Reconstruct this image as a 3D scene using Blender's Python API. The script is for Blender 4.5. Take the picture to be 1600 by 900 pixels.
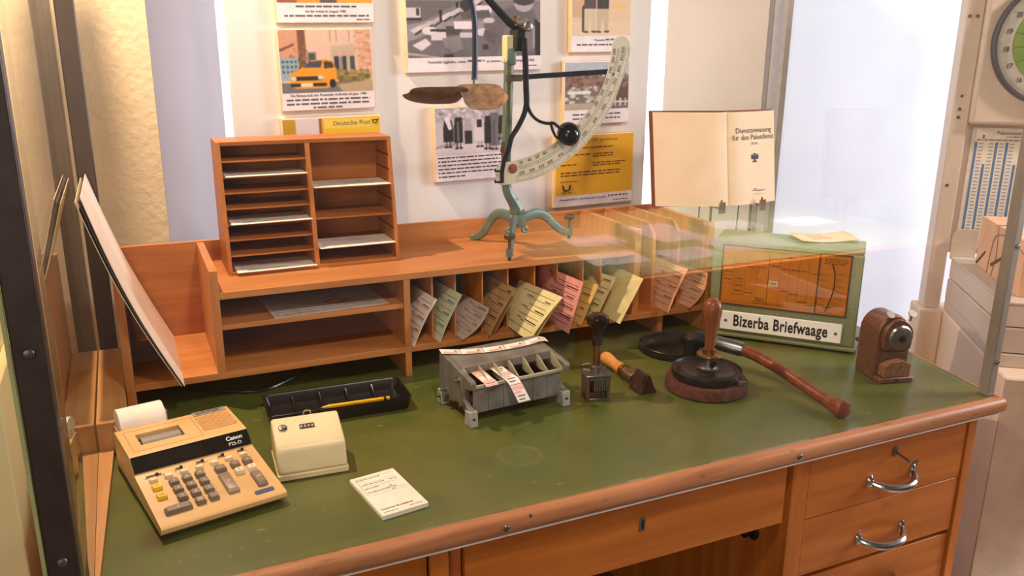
import bpy, bmesh, math, random
import numpy as np
from mathutils import Matrix, Vector

for o in list(bpy.data.objects):
    bpy.data.objects.remove(o, do_unlink=True)
scene = bpy.context.scene
COL = scene.collection
random.seed(7)
R = math.radians

# ---------------------------------------------------------------- camera
# world origin lies under the camera on the level of the desk top (z = 0); the floor is at z = -0.76
FZ = -0.76
cam_d = bpy.data.cameras.new('camera')
cam = bpy.data.objects.new('camera', cam_d)
COL.objects.link(cam)
cam_d.sensor_width = 36.0
cam_d.lens = 36.0 * 1317.3 / 1600.0
cam_d.clip_start = 0.02
th, ya, ro = R(16.0), R(24.63), R(0.411)
Fv = Vector((math.sin(ya) * math.cos(th), math.cos(ya) * math.cos(th), -math.sin(th)))
Rv = Vector((math.cos(ya), -math.sin(ya), 0.0))
Uv = Rv.cross(Fv)
Rr = Rv * math.cos(ro) + Uv * math.sin(ro)
Ur = -Rv * math.sin(ro) + Uv * math.cos(ro)
cam.matrix_world = Matrix(((Rr.x, Ur.x, -Fv.x, 0.0), (Rr.y, Ur.y, -Fv.y, 0.0), (Rr.z, Ur.z, -Fv.z, 0.78), (0, 0, 0, 1)))
scene.camera = cam

# ---------------------------------------------------------------- world, lamps, exposure
world = bpy.data.worlds.new('room_ambient')
scene.world = world
world.use_nodes = True
world.node_tree.nodes['Background'].inputs[0].default_value = (1.0, 0.88, 0.80, 1)
world.node_tree.nodes['Background'].inputs[1].default_value = 0.14
scene.view_settings.view_transform = 'Standard'
scene.view_settings.look = 'None'
scene.view_settings.exposure = 0.0
scene.view_settings.gamma = 1.0
scene.view_settings.use_curve_mapping = False


def lamp(name, kind, loc, target, power, color, size=0.05, size_y=None, angle=100, blend=0.5):
    d = bpy.data.lights.new(name, kind)
    d.energy = power
    d.color = color
    if kind == 'AREA':
        d.shape = 'RECTANGLE'
        d.size = size
        d.size_y = size_y or size
    else:
        d.shadow_soft_size = size
        if kind == 'SPOT':
            d.spot_size = R(angle)
            d.spot_blend = blend
    o = bpy.data.objects.new(name, d)
    COL.objects.link(o)
    o.location = loc
    dv = Vector(target) - Vector(loc)
    o.rotation_euler = dv.to_track_quat('-Z', 'Y').to_euler()
    return o


WARM = (1.0, 0.74, 0.50)
lamp('case_spotlight', 'SPOT', (-0.09, 2.08, 1.66), (0.85, 1.70, 0.0), 120, WARM, 0.016, angle=150, blend=0.4)
lamp('front_fill', 'SPOT', (0.45, 0.30, 1.75), (1.0, 2.2, 0.48), 92, (1.0, 0.83, 0.68), 0.10, angle=84, blend=0.8)  # added warm fill for the board and front faces, no lamp seen
lamp('rear_fill', 'AREA', (-1.6, -1.6, 0.9), (0.9, 2.0, 0.1), 38, (1.0, 0.88, 0.80), 1.4, 1.6)  # added area fill behind the camera, no window is built there
lamp('side_fill', 'SPOT', (3.0, 0.7, 1.6), (2.5, 2.0, 0.2), 100, (1.0, 0.83, 0.70), 0.10, angle=95, blend=0.8)  # added warm fill for the parcel scale corner, source invented
lamp('cool_wall_fill', 'AREA', (4.9, 0.3, 1.2), (2.3, 2.45, 0.5), 150, (0.86, 0.90, 1.0), 0.9, 1.4)  # added cool fill to brighten the back wall, no window on that side


# ---------------------------------------------------------------- materials
def lin(c):
    return tuple(((x / 255.0) / 12.92 if x / 255.0 <= 0.04045 else ((x / 255.0 + 0.055) / 1.055) ** 2.4) for x in c)


MAT = {}


def mat(name, col, rough=0.5, metal=0.0, col2=None, scale=30.0, stretch=(1, 1, 1), bump=0.0, bscale=None, lo=0.35, hi=0.65, spec=0.5, detail=5.0, dist=0.0, emit=0.0, coat=0.0):
    if name in MAT:
        return MAT[name]
    m = bpy.data.materials.new(name)
    m.use_nodes = True
    nt = m.node_tree
    b = nt.nodes['Principled BSDF']
    b.inputs['Base Color'].default_value = (*lin(col), 1)
    b.inputs['Roughness'].default_value = rough
    b.inputs['Metallic'].default_value = metal
    b.inputs['Specular IOR Level'].default_value = spec
    b.inputs['Coat Weight'].default_value = coat
    if emit:
        b.inputs['Emission Color'].default_value = (*lin(col), 1)
        b.inputs['Emission Strength'].default_value = emit
    tc = nt.nodes.new('ShaderNodeTexCoord')
    mp = nt.nodes.new('ShaderNodeMapping')
    mp.inputs['Scale'].default_value = stretch
    nt.links.new(tc.outputs['Object'], mp.inputs[0])
    nz = nt.nodes.new('ShaderNodeTexNoise')
    nz.inputs['Scale'].default_value = scale
    nz.inputs['Detail'].default_value = detail
    nz.inputs['Distortion'].default_value = dist
    nt.links.new(mp.outputs[0], nz.inputs['Vector'])
    rp = nt.nodes.new('ShaderNodeValToRGB')
    c2 = col2 or tuple(min(255, x * 1.06) for x in col)
    rp.color_ramp.elements[0].position = lo
    rp.color_ramp.elements[1].position = hi
    rp.color_ramp.elements[0].color = (*lin(col), 1)
    rp.color_ramp.elements[1].color = (*lin(c2), 1)
    nt.links.new(nz.outputs[0], rp.inputs[0])
    nt.links.new(rp.outputs[0], b.inputs['Base Color'])
    if bump:
        n2 = nt.nodes.new('ShaderNodeTexNoise')
        n2.inputs['Scale'].default_value = bscale or scale
        n2.inputs['Detail'].default_value = 4
        nt.links.new(mp.outputs[0], n2.inputs['Vector'])
        bp = nt.nodes.new('ShaderNodeBump')
        bp.inputs['Strength'].default_value = bump
        bp.inputs['Distance'].default_value = 0.004
        nt.links.new(n2.outputs[0], bp.inputs['Height'])
        nt.links.new(bp.outputs[0], b.inputs['Normal'])
    MAT[name] = m
    return m


def wood(name, c1, c2, axis, rough=0.46, sc=9.0):
    st = {'x': (0.35, 4, 4), 'y': (4, 0.35, 4), 'z': (4, 4, 0.35)}[axis]
    return mat(name, c1, rough, 0, c2, sc, st, bump=0.05, bscale=sc * 2, lo=0.28, hi=0.72, detail=7, dist=0.7, spec=0.3)


BE1, BE2 = (168, 102, 52), (194, 128, 72)
WX, WY, WZ = (wood('beech_' + a, BE1, BE2, a) for a in 'xyz')
OA1, OA2 = (156, 82, 24), (186, 108, 42)
OX, OY, OZ = (wood('oak_' + a, OA1, OA2, a, 0.4, 7.0) for a in 'xyz')
SX, SY, SZ = (wood('sorter_' + a, (160, 92, 38), (188, 116, 56), a, 0.4, 10.0) for a in 'xyz')
MOULD = wood('moulding_wood', (150, 94, 58), (186, 126, 84), 'x', 0.36, 10)
BLOCK = wood('pine_block', (176, 122, 74), (204, 152, 98), 'y', 0.5, 8)
LINO = mat('green_linoleum', (77, 86, 36), 0.34, 0, (87, 94, 42), 7, bump=0.03, bscale=60, detail=8, lo=0.3, hi=0.75)
WHITE = mat('white_paint', (222, 222, 222), 0.5)
PAPER = mat('paper_white', (236, 228, 216), 0.75, 0, (226, 216, 202), 40)
PAPER_Y = mat('paper_aged', (226, 204, 168), 0.75, 0, (214, 190, 150), 30)
PAPER_G = mat('paper_grey', (196, 178, 164), 0.75, 0, (182, 164, 150), 30)
CREAMP = mat('paper_cream', (222, 206, 152), 0.75, 0, (208, 196, 140), 30)
GREENP = mat('paper_green', (192, 196, 158), 0.75, 0, (206, 204, 170), 30)
OLIVEP = mat('paper_olive', (190, 164, 84), 0.75, 0, (202, 176, 100), 30)
PINKP = mat('paper_pink', (222, 152, 144), 0.75, 0, (212, 140, 132), 30)
BROWNP = mat('paper_brown', (176, 132, 76), 0.75, 0, (190, 146, 90), 30)
SALMONP = mat('paper_salmon', (214, 164, 128), 0.75, 0, (204, 152, 116), 30)
INK = mat('ink_black', (34, 30, 30), 0.6)
INKG = mat('ink_grey', (96, 88, 86), 0.7)
INKR = mat('ink_red', (170, 50, 46), 0.7)
INKB = mat('ink_brown', (120, 76, 24), 0.7)
BLACKPL = mat('black_plastic', (20, 18, 18), 0.28)
BLACKIR = mat('black_iron', (26, 26, 30), 0.34, 0.3, (36, 36, 40), 60)
STEEL = mat('steel', (150, 146, 140), 0.3, 0.9, (120, 116, 110), 40)
CHROME = mat('chrome', (186, 182, 176), 0.16, 1.0, (170, 166, 160), 20)
DARKST = mat('dark_steel', (92, 86, 80), 0.4, 0.7, (116, 108, 100), 50)
ALU = mat('grey_cast_metal', (128, 124, 118), 0.5, 0.35, (108, 104, 98), 45)
ALU2 = mat('grey_sheet_metal', (132, 126, 116), 0.5, 0.3, (108, 102, 94), 30)
BRASS = mat('brass', (150, 108, 52), 0.35, 0.9, (120, 84, 40), 40)
IVORY = mat('ivory_plastic', (222, 178, 118), 0.42, 0, (216, 170, 110), 20)
IVORY2 = mat('ivory_enamel', (224, 206, 164), 0.35, 0, (218, 198, 156), 15)
POSTGREY = mat('shaded_bronze_metal', (62, 50, 44), 0.38, 0.4, (70, 58, 50), 30)  # bronze tone darkened to paint in the post's unlit outer face
POSTALU = mat('grey_aluminium', (150, 138, 128), 0.4, 0.3, (140, 130, 120), 30)
SCGREEN = mat('chipped_green_paint', (112, 124, 98), 0.4, 0.1, (92, 112, 108), 26, lo=0.35, hi=0.6)
CHIP = mat('paint_chip', (44, 36, 30), 0.6)
BIZ = mat('hammertone_green', (108, 112, 74), 0.36, 0.15, (122, 126, 88), 160, bump=0.08, bscale=200)
ORANGE = mat('orange_card', (214, 132, 30), 0.6, 0, (204, 120, 24), 12)
ENAMEL = mat('white_enamel', (246, 242, 236), 0.22, 0, (242, 238, 230), 20)
SHARP = mat('brown_hammertone', (104, 66, 50), 0.34, 0.35, (122, 82, 62), 120, bump=0.06, bscale=160)
FELT = mat('brown_felt', (68, 33, 22), 0.95, 0, (92, 50, 35), 90, bump=0.5, bscale=240)
TINB = mat('black_tin', (24, 20, 19), 0.3, 0.2, (40, 34, 30), 60)
DKWOOD = wood('handle_dark_wood', (92, 44, 26), (132, 72, 44), 'x', 0.35, 14)
MDWOOD = wood('handle_brown_wood', (106, 58, 32), (138, 82, 48), 'z', 0.3, 16)
LTWOOD = wood('handle_light_wood', (204, 132, 66), (220, 152, 86), 'x', 0.35, 12)
YEL = mat('yellow_lacquer', (232, 176, 24), 0.35)
LILAC = mat('daylight_tint_white', (226, 227, 236), 0.85, 0, (220, 221, 231), 4, bump=0.12, bscale=90)  # bluish tint paints cool daylight into the wall colour
CREAMW = mat('cream_stucco', (228, 208, 176), 0.9, 0, (219, 198, 166), 6, bump=0.75, bscale=55)
PEACHW = mat('lamplit_plaster', (236, 214, 190), 0.9, 0, (230, 208, 184), 3, bump=0.1, bscale=60)  # peach tint paints warm lamplight into the reveal's colour
PLAST = mat('beige_rough_plaster', (196, 176, 158), 0.95, 0, (180, 160, 142), 8, bump=0.9, bscale=40)
FLOORM = mat('floor_brown', (120, 92, 70), 0.6, 0, (104, 80, 60), 5)
PANEL = mat('display_panel_white', (230, 224, 222), 0.8, 0, (226, 220, 218), 4)
FOAM = mat('foam_side_glow', (232, 192, 140), 0.8)  # orange tone paints the warm lamp glow into the board sides
CAPT = mat('caption_white', (230, 218, 224), 0.55)
MACH = mat('beige_machine_paint', (214, 196, 182), 0.45, 0, (208, 190, 175), 8)
MACH2 = mat('grey_beige_paint', (204, 188, 174), 0.45, 0, (196, 180, 166), 8)
CARTON = mat('brown_carton', (222, 176, 142), 0.8, 0, (214, 168, 134), 14)
GREYRIM = mat('dial_rim', (84, 78, 80), 0.35, 0.4)
DIALF = mat('dial_face', (206, 200, 190), 0.5)
DGREEN = mat('dial_green', (110, 150, 60), 0.5, 0, (140, 170, 80), 12)
BLUE = mat('price_blue', (84, 120, 164), 0.7)
KGREY = mat('key_grey', (122, 106, 92), 0.42)
KWHITE = mat('key_white', (226, 206, 172), 0.42)
KYEL = mat('key_yellow', (236, 186, 44), 0.42)
KBLUE = mat('badge_blue', (44, 72, 116), 0.4)
LABW = mat('label_white', (236, 216, 206), 0.7)
LABP = mat('label_pink', (228, 168, 160), 0.7)
YSIGN = mat('sign_yellow', (234, 176, 26), 0.55, 0, (228, 168, 22), 3)
RUST = mat('rust_pan', (104, 76, 54), 0.6, 0.2, (150, 114, 84), 60, lo=0.3, hi=0.7)
RUSTD = mat('shaded_pan', (78, 54, 40), 0.5, 0.15, (104, 76, 56), 60)  # same pan metal with the trough's shade painted into a darker tone
SEAL = mat('red_seal', (110, 46, 38), 0.7, 0, (140, 70, 56), 200)
ARCP = mat('scale_arc_enamel', (204, 192, 170), 0.45, 0, (192, 178, 154), 30)


def over(m, fac_socket, col):
    """mix a wear colour over a material's base colour where the mask is set"""
    nt = m.node_tree
    b = nt.nodes['Principled BSDF']
    src = b.inputs['Base Color'].links[0].from_socket
    mx = nt.nodes.new('ShaderNodeMix')
    mx.data_type = 'RGBA'
    nt.links.new(fac_socket, mx.inputs[0])
    nt.links.new(src, mx.inputs[6])
    mx.inputs[7].default_value = (*lin(col), 1)
    nt.links.new(mx.outputs[2], b.inputs['Base Color'])


def noise_mask(m, scale, lo, hi, amt=1.0, stretch=(1, 1, 1), detail=3.0):
    nt = m.node_tree
    tc = nt.nodes.new('ShaderNodeTexCoord')
    mp = nt.nodes.new('ShaderNodeMapping')
    mp.inputs['Scale'].default_value = stretch
    nz = nt.nodes.new('ShaderNodeTexNoise')
    nz.inputs['Scale'].default_value = scale
    nz.inputs['Detail'].default_value = detail
    mr = nt.nodes.new('ShaderNodeMapRange')
    mr.inputs[1].default_value = lo
    mr.inputs[2].default_value = hi
    mr.inputs[4].default_value = amt
    nt.links.new(tc.outputs['Object'], mp.inputs[0])
    nt.links.new(mp.outputs[0], nz.inputs['Vector'])
    nt.links.new(nz.outputs[0], mr.inputs[0])
    return mr.outputs[0]


def ring_mask(m, c, r, w, amt, squash=1.0, wob=0.0):
    """soft ring (r > 0) or blot (r = 0) around the point c of the object"""
    nt = m.node_tree
    tc = nt.nodes.new('ShaderNodeTexCoord')
    sb = nt.nodes.new('ShaderNodeVectorMath')
    sb.operation = 'SUBTRACT'
    sb.inputs[1].default_value = c
    sc = nt.nodes.new('ShaderNodeVectorMath')
    sc.operation = 'MULTIPLY'
    sc.inputs[1].default_value = (1, squash, 0)
    ln_ = nt.nodes.new('ShaderNodeVectorMath')
    ln_.operation = 'LENGTH'
    nz = nt.nodes.new('ShaderNodeTexNoise')
    nz.inputs['Scale'].default_value = 22
    ad = nt.nodes.new('ShaderNodeMath')
    ad.operation = 'MULTIPLY_ADD'
    ad.inputs[1].default_value = wob
    d = nt.nodes.new('ShaderNodeMath')
    d.operation = 'SUBTRACT'
    d.inputs[1].default_value = r
    ab = nt.nodes.new('ShaderNodeMath')
    ab.operation = 'ABSOLUTE'
    mr = nt.nodes.new('ShaderNodeMapRange')
    mr.inputs[1].default_value = w
    mr.inputs[2].default_value = w * 0.4
    mr.inputs[4].default_value = amt
    L = nt.links.new
    L(tc.outputs['Object'], sb.inputs[0])
    L(sb.outputs[0], sc.inputs[0])
    L(sc.outputs[0], ln_.inputs[0])
    L(tc.outputs['Object'], nz.inputs['Vector'])
    L(nz.outputs[0], ad.inputs[0])
    L(ln_.outputs['Value'], ad.inputs[2])
    L(ad.outputs[0], d.inputs[0])
    L(d.outputs[0], ab.inputs[0])
    L(ab.outputs[0], mr.inputs[0])
    return mr.outputs[0]


# wear: chips in the balance paint, worn spots, rings and a spill on the linoleum
over(SCGREEN, noise_mask(SCGREEN, 70, 0.655, 0.68, 1.0), (44, 34, 26))
over(LINO, noise_mask(LINO, 3.6, 0.46, 0.70, 0.5, detail=6), (112, 102, 50))
over(LINO, noise_mask(LINO, 9.0, 0.56, 0.72, 0.45, detail=6), (56, 64, 30))
over(LINO, noise_mask(LINO, 40, 0.685, 0.74, 0.6, (1, 2.2, 1), 4), (150, 140, 96))
over(LINO, noise_mask(LINO, 38, 0.73, 0.76, 0.55, (1.3, 1, 1), 2), (40, 44, 24))
for c_, r_, w_, a_, q_, col_ in (((-0.131, -0.262), 0.062, 0.0026, 0.40, 1.0, (48, 52, 24)), ((0.797, -0.335), 0.070, 0.0026, 0.45, 1.0, (48, 50, 24)), ((-0.2, -0.33), 0.055, 0.006, 0.16, 1.0, (138, 130, 84))):
    over(LINO, ring_mask(LINO, (c_[0], c_[1], 0.76), r_, w_, a_, q_, 0.028), col_)
for c_, w_, a_, q_, col_ in (((-0.872, -0.357), 0.040, 0.75, 0.55, (74, 52, 24)), ((-0.24, -0.285), 0.012, 0.8, 1.4, (126, 84, 40)), ((-0.645, -0.245), 0.010, 0.8, 1.0, (60, 42, 20)), ((-0.03, -0.19), 0.010, 0.7, 1.0, (140, 104, 56))):
    over(LINO, ring_mask(LINO, (c_[0], c_[1], 0.76), 0.0, w_, a_, q_, 0.02), col_)
over(MOULD, noise_mask(MOULD, 30, 0.62, 0.72, 0.5, (1, 3, 3), 4), (104, 62, 40))


def glass_mat(name, tint, base=0.04):
    """Thin pane: clear transmission plus a mirror layer that grows towards grazing angles (Schlick)."""
    m = bpy.data.materials.new(name)
    m.use_nodes = True
    nt = m.node_tree
    nt.nodes.clear()
    out = nt.nodes.new('ShaderNodeOutputMaterial')
    mix = nt.nodes.new('ShaderNodeMixShader')
    tr = nt.nodes.new('ShaderNodeBsdfTransparent')
    tr.inputs[0].default_value = (*tint, 1)
    gl = nt.nodes.new('ShaderNodeBsdfAnisotropic')
    gl.inputs['Roughness'].default_value = 0.0
    gl.inputs[0].default_value = (1, 1, 1, 1)
    lw = nt.nodes.new('ShaderNodeLayerWeight')
    lw.inputs[0].default_value = 0.5
    pw = nt.nodes.new('ShaderNodeMath')
    pw.operation = 'POWER'
    pw.inputs[1].default_value = 5.0
    ml = nt.nodes.new('ShaderNodeMath')
    ml.operation = 'MULTIPLY_ADD'
    ml.inputs[1].default_value = 1.0 - base
    ml.inputs[2].default_value = base
    nt.links.new(lw.outputs['Facing'], pw.inputs[0])
    nt.links.new(pw.outputs[0], ml.inputs[0])
    nt.links.new(ml.outputs[0], mix.inputs[0])
    nt.links.new(tr.outputs[0], mix.inputs[1])
    nt.links.new(gl.outputs[0], mix.inputs[2])
    nt.links.new(mix.outputs[0], out.inputs[0])
    return m


GLASS = glass_mat('case_glass', (0.985, 0.99, 0.985))
GLASS_AR = glass_mat('coated_case_glass', (0.99, 0.99, 0.99), 0.004)
CLEAR = glass_mat('clear_plastic', (0.96, 0.95, 0.92))
GEDGE = mat('glass_edge_green', (168, 176, 116), 0.25)


# ---------------------------------------------------------------- mesh builder
class MB:
    def __init__(self):
        self.v, self.f = [], []

    def _add(self, vs, fs):
        n = len(self.v)
        self.v += [tuple(p) for p in vs]
        self.f += [tuple(n + i for i in f) for f in fs]
        return self

    def box(self, x0, x1, y0, y1, z0, z1, M=None):
        vs = [Vector((x, y, z)) for z in (z0, z1) for y in (y0, y1) for x in (x0, x1)]
        if M:
            vs = [M @ p for p in vs]
        return self._add(vs, [(0, 2, 3, 1), (4, 5, 7, 6), (0, 1, 5, 4), (1, 3, 7, 5), (3, 2, 6, 7), (2, 0, 4, 6)])

    def prism(self, pts, a0, a1, plane='xz', M=None):
        """polygon pts extruded: plane 'xz' along y, 'yz' along x, 'xy' along z"""
        def p3(p, a):
            return {'xz': (p[0], a, p[1]), 'yz': (a, p[0], p[1]), 'xy': (p[0], p[1], a)}[plane]
        n = len(pts)
        vs = [Vector(p3(p, a0)) for p in pts] + [Vector(p3(p, a1)) for p in pts]
        if M:
            vs = [M @ p for p in vs]
        fs = [tuple(range(n)), tuple(range(2 * n - 1, n - 1, -1))]
        fs += [(i, i + n, (i + 1) % n + n, (i + 1) % n) for i in range(n)]
        return self._add(vs, fs)

    def lathe(self, prof, seg=24, M=None, caps=True):
        vs, fs = [], []
        for r, z in prof:
            for k in range(seg):
                a = 2 * math.pi * k / seg
                vs.append(Vector((r * math.cos(a), r * math.sin(a), z)))
        for i in range(len(prof) - 1):
            for k in range(seg):
                k2 = (k + 1) % seg
                fs.append((i * seg + k, i * seg + k2, (i + 1) * seg + k2, (i + 1) * seg + k))
        if caps:
            fs.append(tuple(range(seg - 1, -1, -1)))
            m = (len(prof) - 1) * seg
            fs.append(tuple(m + k for k in range(seg)))
        if M:
            vs = [M @ p for p in vs]
        return self._add(vs, fs)

    def tube(self, pts, r, seg=8, flat=None):
        """swept tube; r a number or list; flat = (sx, sz) squashes the section"""
        pts = [Vector(p) for p in pts]
        n = len(pts)
        rs = r if isinstance(r, (list, tuple)) else [r] * n
        vs, fs = [], []
        up = Vector((0, 0, 1))
        t0 = (pts[1] - pts[0]).normalized()
        if abs(t0.dot(up)) > 0.95:
            up = Vector((0, 1, 0))
        nrm = (up - t0 * up.dot(t0)).normalized()
        for i in range(n):
            t = (pts[min(i + 1, n - 1)] - pts[max(i - 1, 0)]).normalized()
            nrm = (nrm - t * nrm.dot(t)).normalized()
            bn = t.cross(nrm)
            for k in range(seg):
                a = 2 * math.pi * k / seg
                sx, sz = flat or (1, 1)
                vs.append(pts[i] + bn * (math.cos(a) * rs[i] * sx) + nrm * (math.sin(a) * rs[i] * sz))
        for i in range(n - 1):
            for k in range(seg):
                k2 = (k + 1) % seg
                fs.append((i * seg + k, i * seg + k2, (i + 1) * seg + k2, (i + 1) * seg + k))
        fs.append(tuple(range(seg - 1, -1, -1)))
        fs.append(tuple((n - 1) * seg + k for k in range(seg)))
        return self._add(vs, fs)

    def sheet(self, grid, t):
        """grid[i][j] of points turned into a thin closed sheet of thickness t"""
        ni, nj = len(grid), len(grid[0])
        g = [[Vector(p) for p in row] for row in grid]
        nr = [[None] * nj for _ in range(ni)]
        for i in range(ni):
            for j in range(nj):
                di = g[min(i + 1, ni - 1)][j] - g[max(i - 1, 0)][j]
                dj = g[i][min(j + 1, nj - 1)] - g[i][max(j - 1, 0)]
                nr[i][j] = di.cross(dj).normalized()
        vs = [g[i][j] for i in range(ni) for j in range(nj)] + [g[i][j] - nr[i][j] * t for i in range(ni) for j in range(nj)]
        o = ni * nj
        fs = []
        for i in range(ni - 1):
            for j in range(nj - 1):
                a, b, c, d = i * nj + j, (i + 1) * nj + j, (i + 1) * nj + j + 1, i * nj + j + 1
                fs += [(a, b, c, d), (o + d, o + c, o + b, o + a)]
        for i in range(ni - 1):
            a, b = i * nj, (i + 1) * nj
            fs.append((a, o + a, o + b, b))
            a, b = i * nj + nj - 1, (i + 1) * nj + nj - 1
            fs.append((b, o + b, o + a, a))
        for j in range(nj - 1):
            fs.append((j + 1, o + j + 1, o + j, j))
            a = (ni - 1) * nj + j
            fs.append((a, o + a, o + a + 1, a + 1))
        return self._add(vs, fs)

    def quad(self, a, b, c, d):
        return self._add([a, b, c, d], [(0, 1, 2, 3)])

    def mesh(self, name):
        me = bpy.data.meshes.new(name)
        me.from_pydata([tuple(p) for p in self.v], [], self.f)
        return me

    def obj(self, name, m, parent=None, bevel=0.0, smooth=35, seg=2, fix=True):
        me = self.mesh(name)
        if fix:
            bm = bmesh.new()
            bm.from_mesh(me)
            bmesh.ops.recalc_face_normals(bm, faces=bm.faces)
            bm.to_mesh(me)
            bm.free()
        o = bpy.data.objects.new(name, me)
        COL.objects.link(o)
        me.materials.append(m)
        if smooth:
            me.polygons.foreach_set('use_smooth', [True] * len(me.polygons))
            me.set_sharp_from_angle(angle=R(smooth))
        if bevel:
            bv = o.modifiers.new('bevel', 'BEVEL')
            bv.width = bevel
            bv.segments = seg
            bv.limit_method = 'ANGLE'
            bv.angle_limit = R(40)
            bv.harden_normals = False
        if parent:
            o.parent = parent
        return o


def tag(o, label=None, cat=None, group=None, kind=None):
    if label:
        o['label'] = label
    if cat:
        o['category'] = cat
    if group:
        o['group'] = group
    if kind:
        o['kind'] = kind
    return o


def thing(name, label, cat, loc=(0, 0, 0), rz=0.0, group=None):
    o = bpy.data.objects.new(name, None)
    o.empty_display_size = 0.02
    COL.objects.link(o)
    o.location = loc
    o.rotation_euler = (0, 0, rz)
    return tag(o, label, cat, group)


def bx(name, m, parent, x0, x1, y0, y1, z0, z1, bevel=0.0, M=None):
    return MB().box(x0, x1, y0, y1, z0, z1, M).obj(name, m, parent, bevel)


def struct(o):
    o['kind'] = 'structure'
    return o


def text_mesh(s, size, align='LEFT', extrude=0.0002, xs=1.0, bold=0.0, space=1.0):
    cu = bpy.data.curves.new('t', 'FONT')
    cu.body = s
    cu.size = size
    cu.align_x = align
    cu.extrude = extrude
    cu.resolution_u = 3
    cu.offset = bold
    cu.space_character = space
    ob = bpy.data.objects.new('t', cu)
    me = bpy.data.meshes.new_from_object(ob)
    bpy.data.objects.remove(ob)
    bpy.data.curves.remove(cu)
    if xs != 1.0:
        for v in me.vertices:
            v.co.x *= xs
    return me


def text(s, size, m, parent, M, name='lettering', **kw):
    """M maps the text plane (x right, y up, z out) into the parent's space"""
    me = text_mesh(s, size, **kw)
    me.transform(M)
    me.materials.clear()
    me.materials.append(m)
    o = bpy.data.objects.new(name, me)
    COL.objects.link(o)
    o.parent = parent
    return o


def plane_M(o, ex, ey):
    ex = Vector(ex).normalized()
    ey = Vector(ey).normalized()
    n = ex.cross(ey)
    return Matrix(((ex.x, ey.x, n.x, o[0]), (ex.y, ey.y, n.y, o[1]), (ex.z, ey.z, n.z, o[2]), (0, 0, 0, 1)))


def bars(rects, m, parent, M, name='printed_lines', t=0.00015):
    """flat print: thin rectangles (x0, x1, y0, y1) in the plane M"""
    b = MB()
    for x0, x1, y0, y1 in rects:
        b.box(x0, x1, y0, y1, 0, t, M)
    o = b.obj(name, m, parent, smooth=0, fix=False)
    o['kind'] = 'stuff'
    return o


def word_rows(x0, x1, y_top, n, pitch, hgt, rng, ragged=0.25):
    """rows of word-like strokes too small to read"""
    out = []
    for k in range(n):
        y = y_top - k * pitch
        x = x0
        end = x1 - rng.random() * ragged * (x1 - x0)
        while x < end:
            w = hgt * rng.uniform(1.5, 6)
            out.append((x, min(x + w, end), y - hgt, y))
            x += w + hgt * 0.8
    return out


def catmull(pts, n=6):
    pts = [Vector(p) for p in pts]
    out = []
    for i in range(len(pts) - 1):
        p0, p1, p2, p3 = pts[max(i - 1, 0)], pts[i], pts[i + 1], pts[min(i + 2, len(pts) - 1)]
        for k in range(n):
            t = k / n
            out.append(0.5 * ((2 * p1) + (p2 - p0) * t + (2 * p0 - 5 * p1 + 4 * p2 - p3) * t * t + (3 * p1 - p0 - 3 * p2 + p3) * t ** 3))
    out.append(pts[-1])
    return out


def screw(parent, loc, axis, r=0.006, m=None, name='screw'):
    q = Vector((0, 0, 1)).rotation_difference(Vector(axis)).to_matrix().to_4x4()
    M = Matrix.Translation(loc) @ q
    b = MB().lathe([(r, 0), (r, r * 0.25), (r * 0.8, r * 0.55), (r * 0.35, r * 0.7)], 14, M)
    return b.obj(name, m or CHROME, parent)

# ================================================================ the setting
struct(bx('floor', FLOORM, None, -3.0, 5.0, -2.0, 3.2, FZ - 0.05, FZ))
wl = struct(MB().prism([(-3.0, 2.45), (0.088, 2.45), (0.088, 3.1), (-3.0, 3.1)], FZ, 2.2, 'xy').obj('wall_left', CREAMW))
wn = struct(MB().prism([(0.0885, 2.452), (0.31, 2.95), (0.31, 3.1), (0.0885, 3.1)], FZ, 2.2, 'xy').obj('wall_niche', mat('niche_daylight_tint', (198, 190, 200), 0.85, 0, (192, 184, 194), 4, bump=0.12, bscale=90)))  # daylight tint and a dimmer tone are painted into the niche colour
struct(MB().prism([(2.046, 2.95), (2.106, 2.45), (2.30, 2.45), (2.30, 3.1), (2.046, 3.1)], FZ, 2.2, 'xy').obj('wall_reveal', PEACHW))
struct(MB().box(0.31, 2.046, 2.96, 3.1, FZ, 0.05).obj('wall_below_window', LILAC))
struct(MB().box(2.106, 2.176, 2.425, 2.449, FZ, 2.2).obj('shade_strip_1', mat('painted_edge_shade', (150, 132, 120), 0.6), bevel=0.003))  # added strip, its grey paints in the shade on the wall edge
struct(MB().box(2.176, 5.0, 2.42, 3.1, FZ, 2.2).obj('wall_back', LILAC))
win = struct(thing('window_1', None, None, (0.31, 2.96, 0.05)))
WINL = bpy.data.materials.new('daylight_pane')
WINL.use_nodes = True
_b = WINL.node_tree.nodes['Principled BSDF']
_b.inputs['Base Color'].default_value = (0.8, 0.85, 0.95, 1)
_b.inputs['Emission Color'].default_value = (0.93, 0.96, 1.0, 1)
_b.inputs['Emission Strength'].default_value = 1.15
bx('pane', WINL, win, 0.0, 0.86, 0.02, 0.03, 0.0, 2.1)
bx('pane', WINL, win, 0.88, 1.736, 0.02, 0.03, 0.0, 2.1)
bx('window_frame', WHITE, win, 0.86, 0.88, 0.0, 0.03, 0.0, 2.1)

# ================================================================ display panel and photographs
pn = thing('exhibition_board', 'tall white exhibition board hung with photographs behind the desk', 'board', (0.89, 2.302, FZ))
bx('board', PANEL, pn, -0.625, 0.63, 0.0, 0.025, 0.0, 2.3, 0.002)


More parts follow.
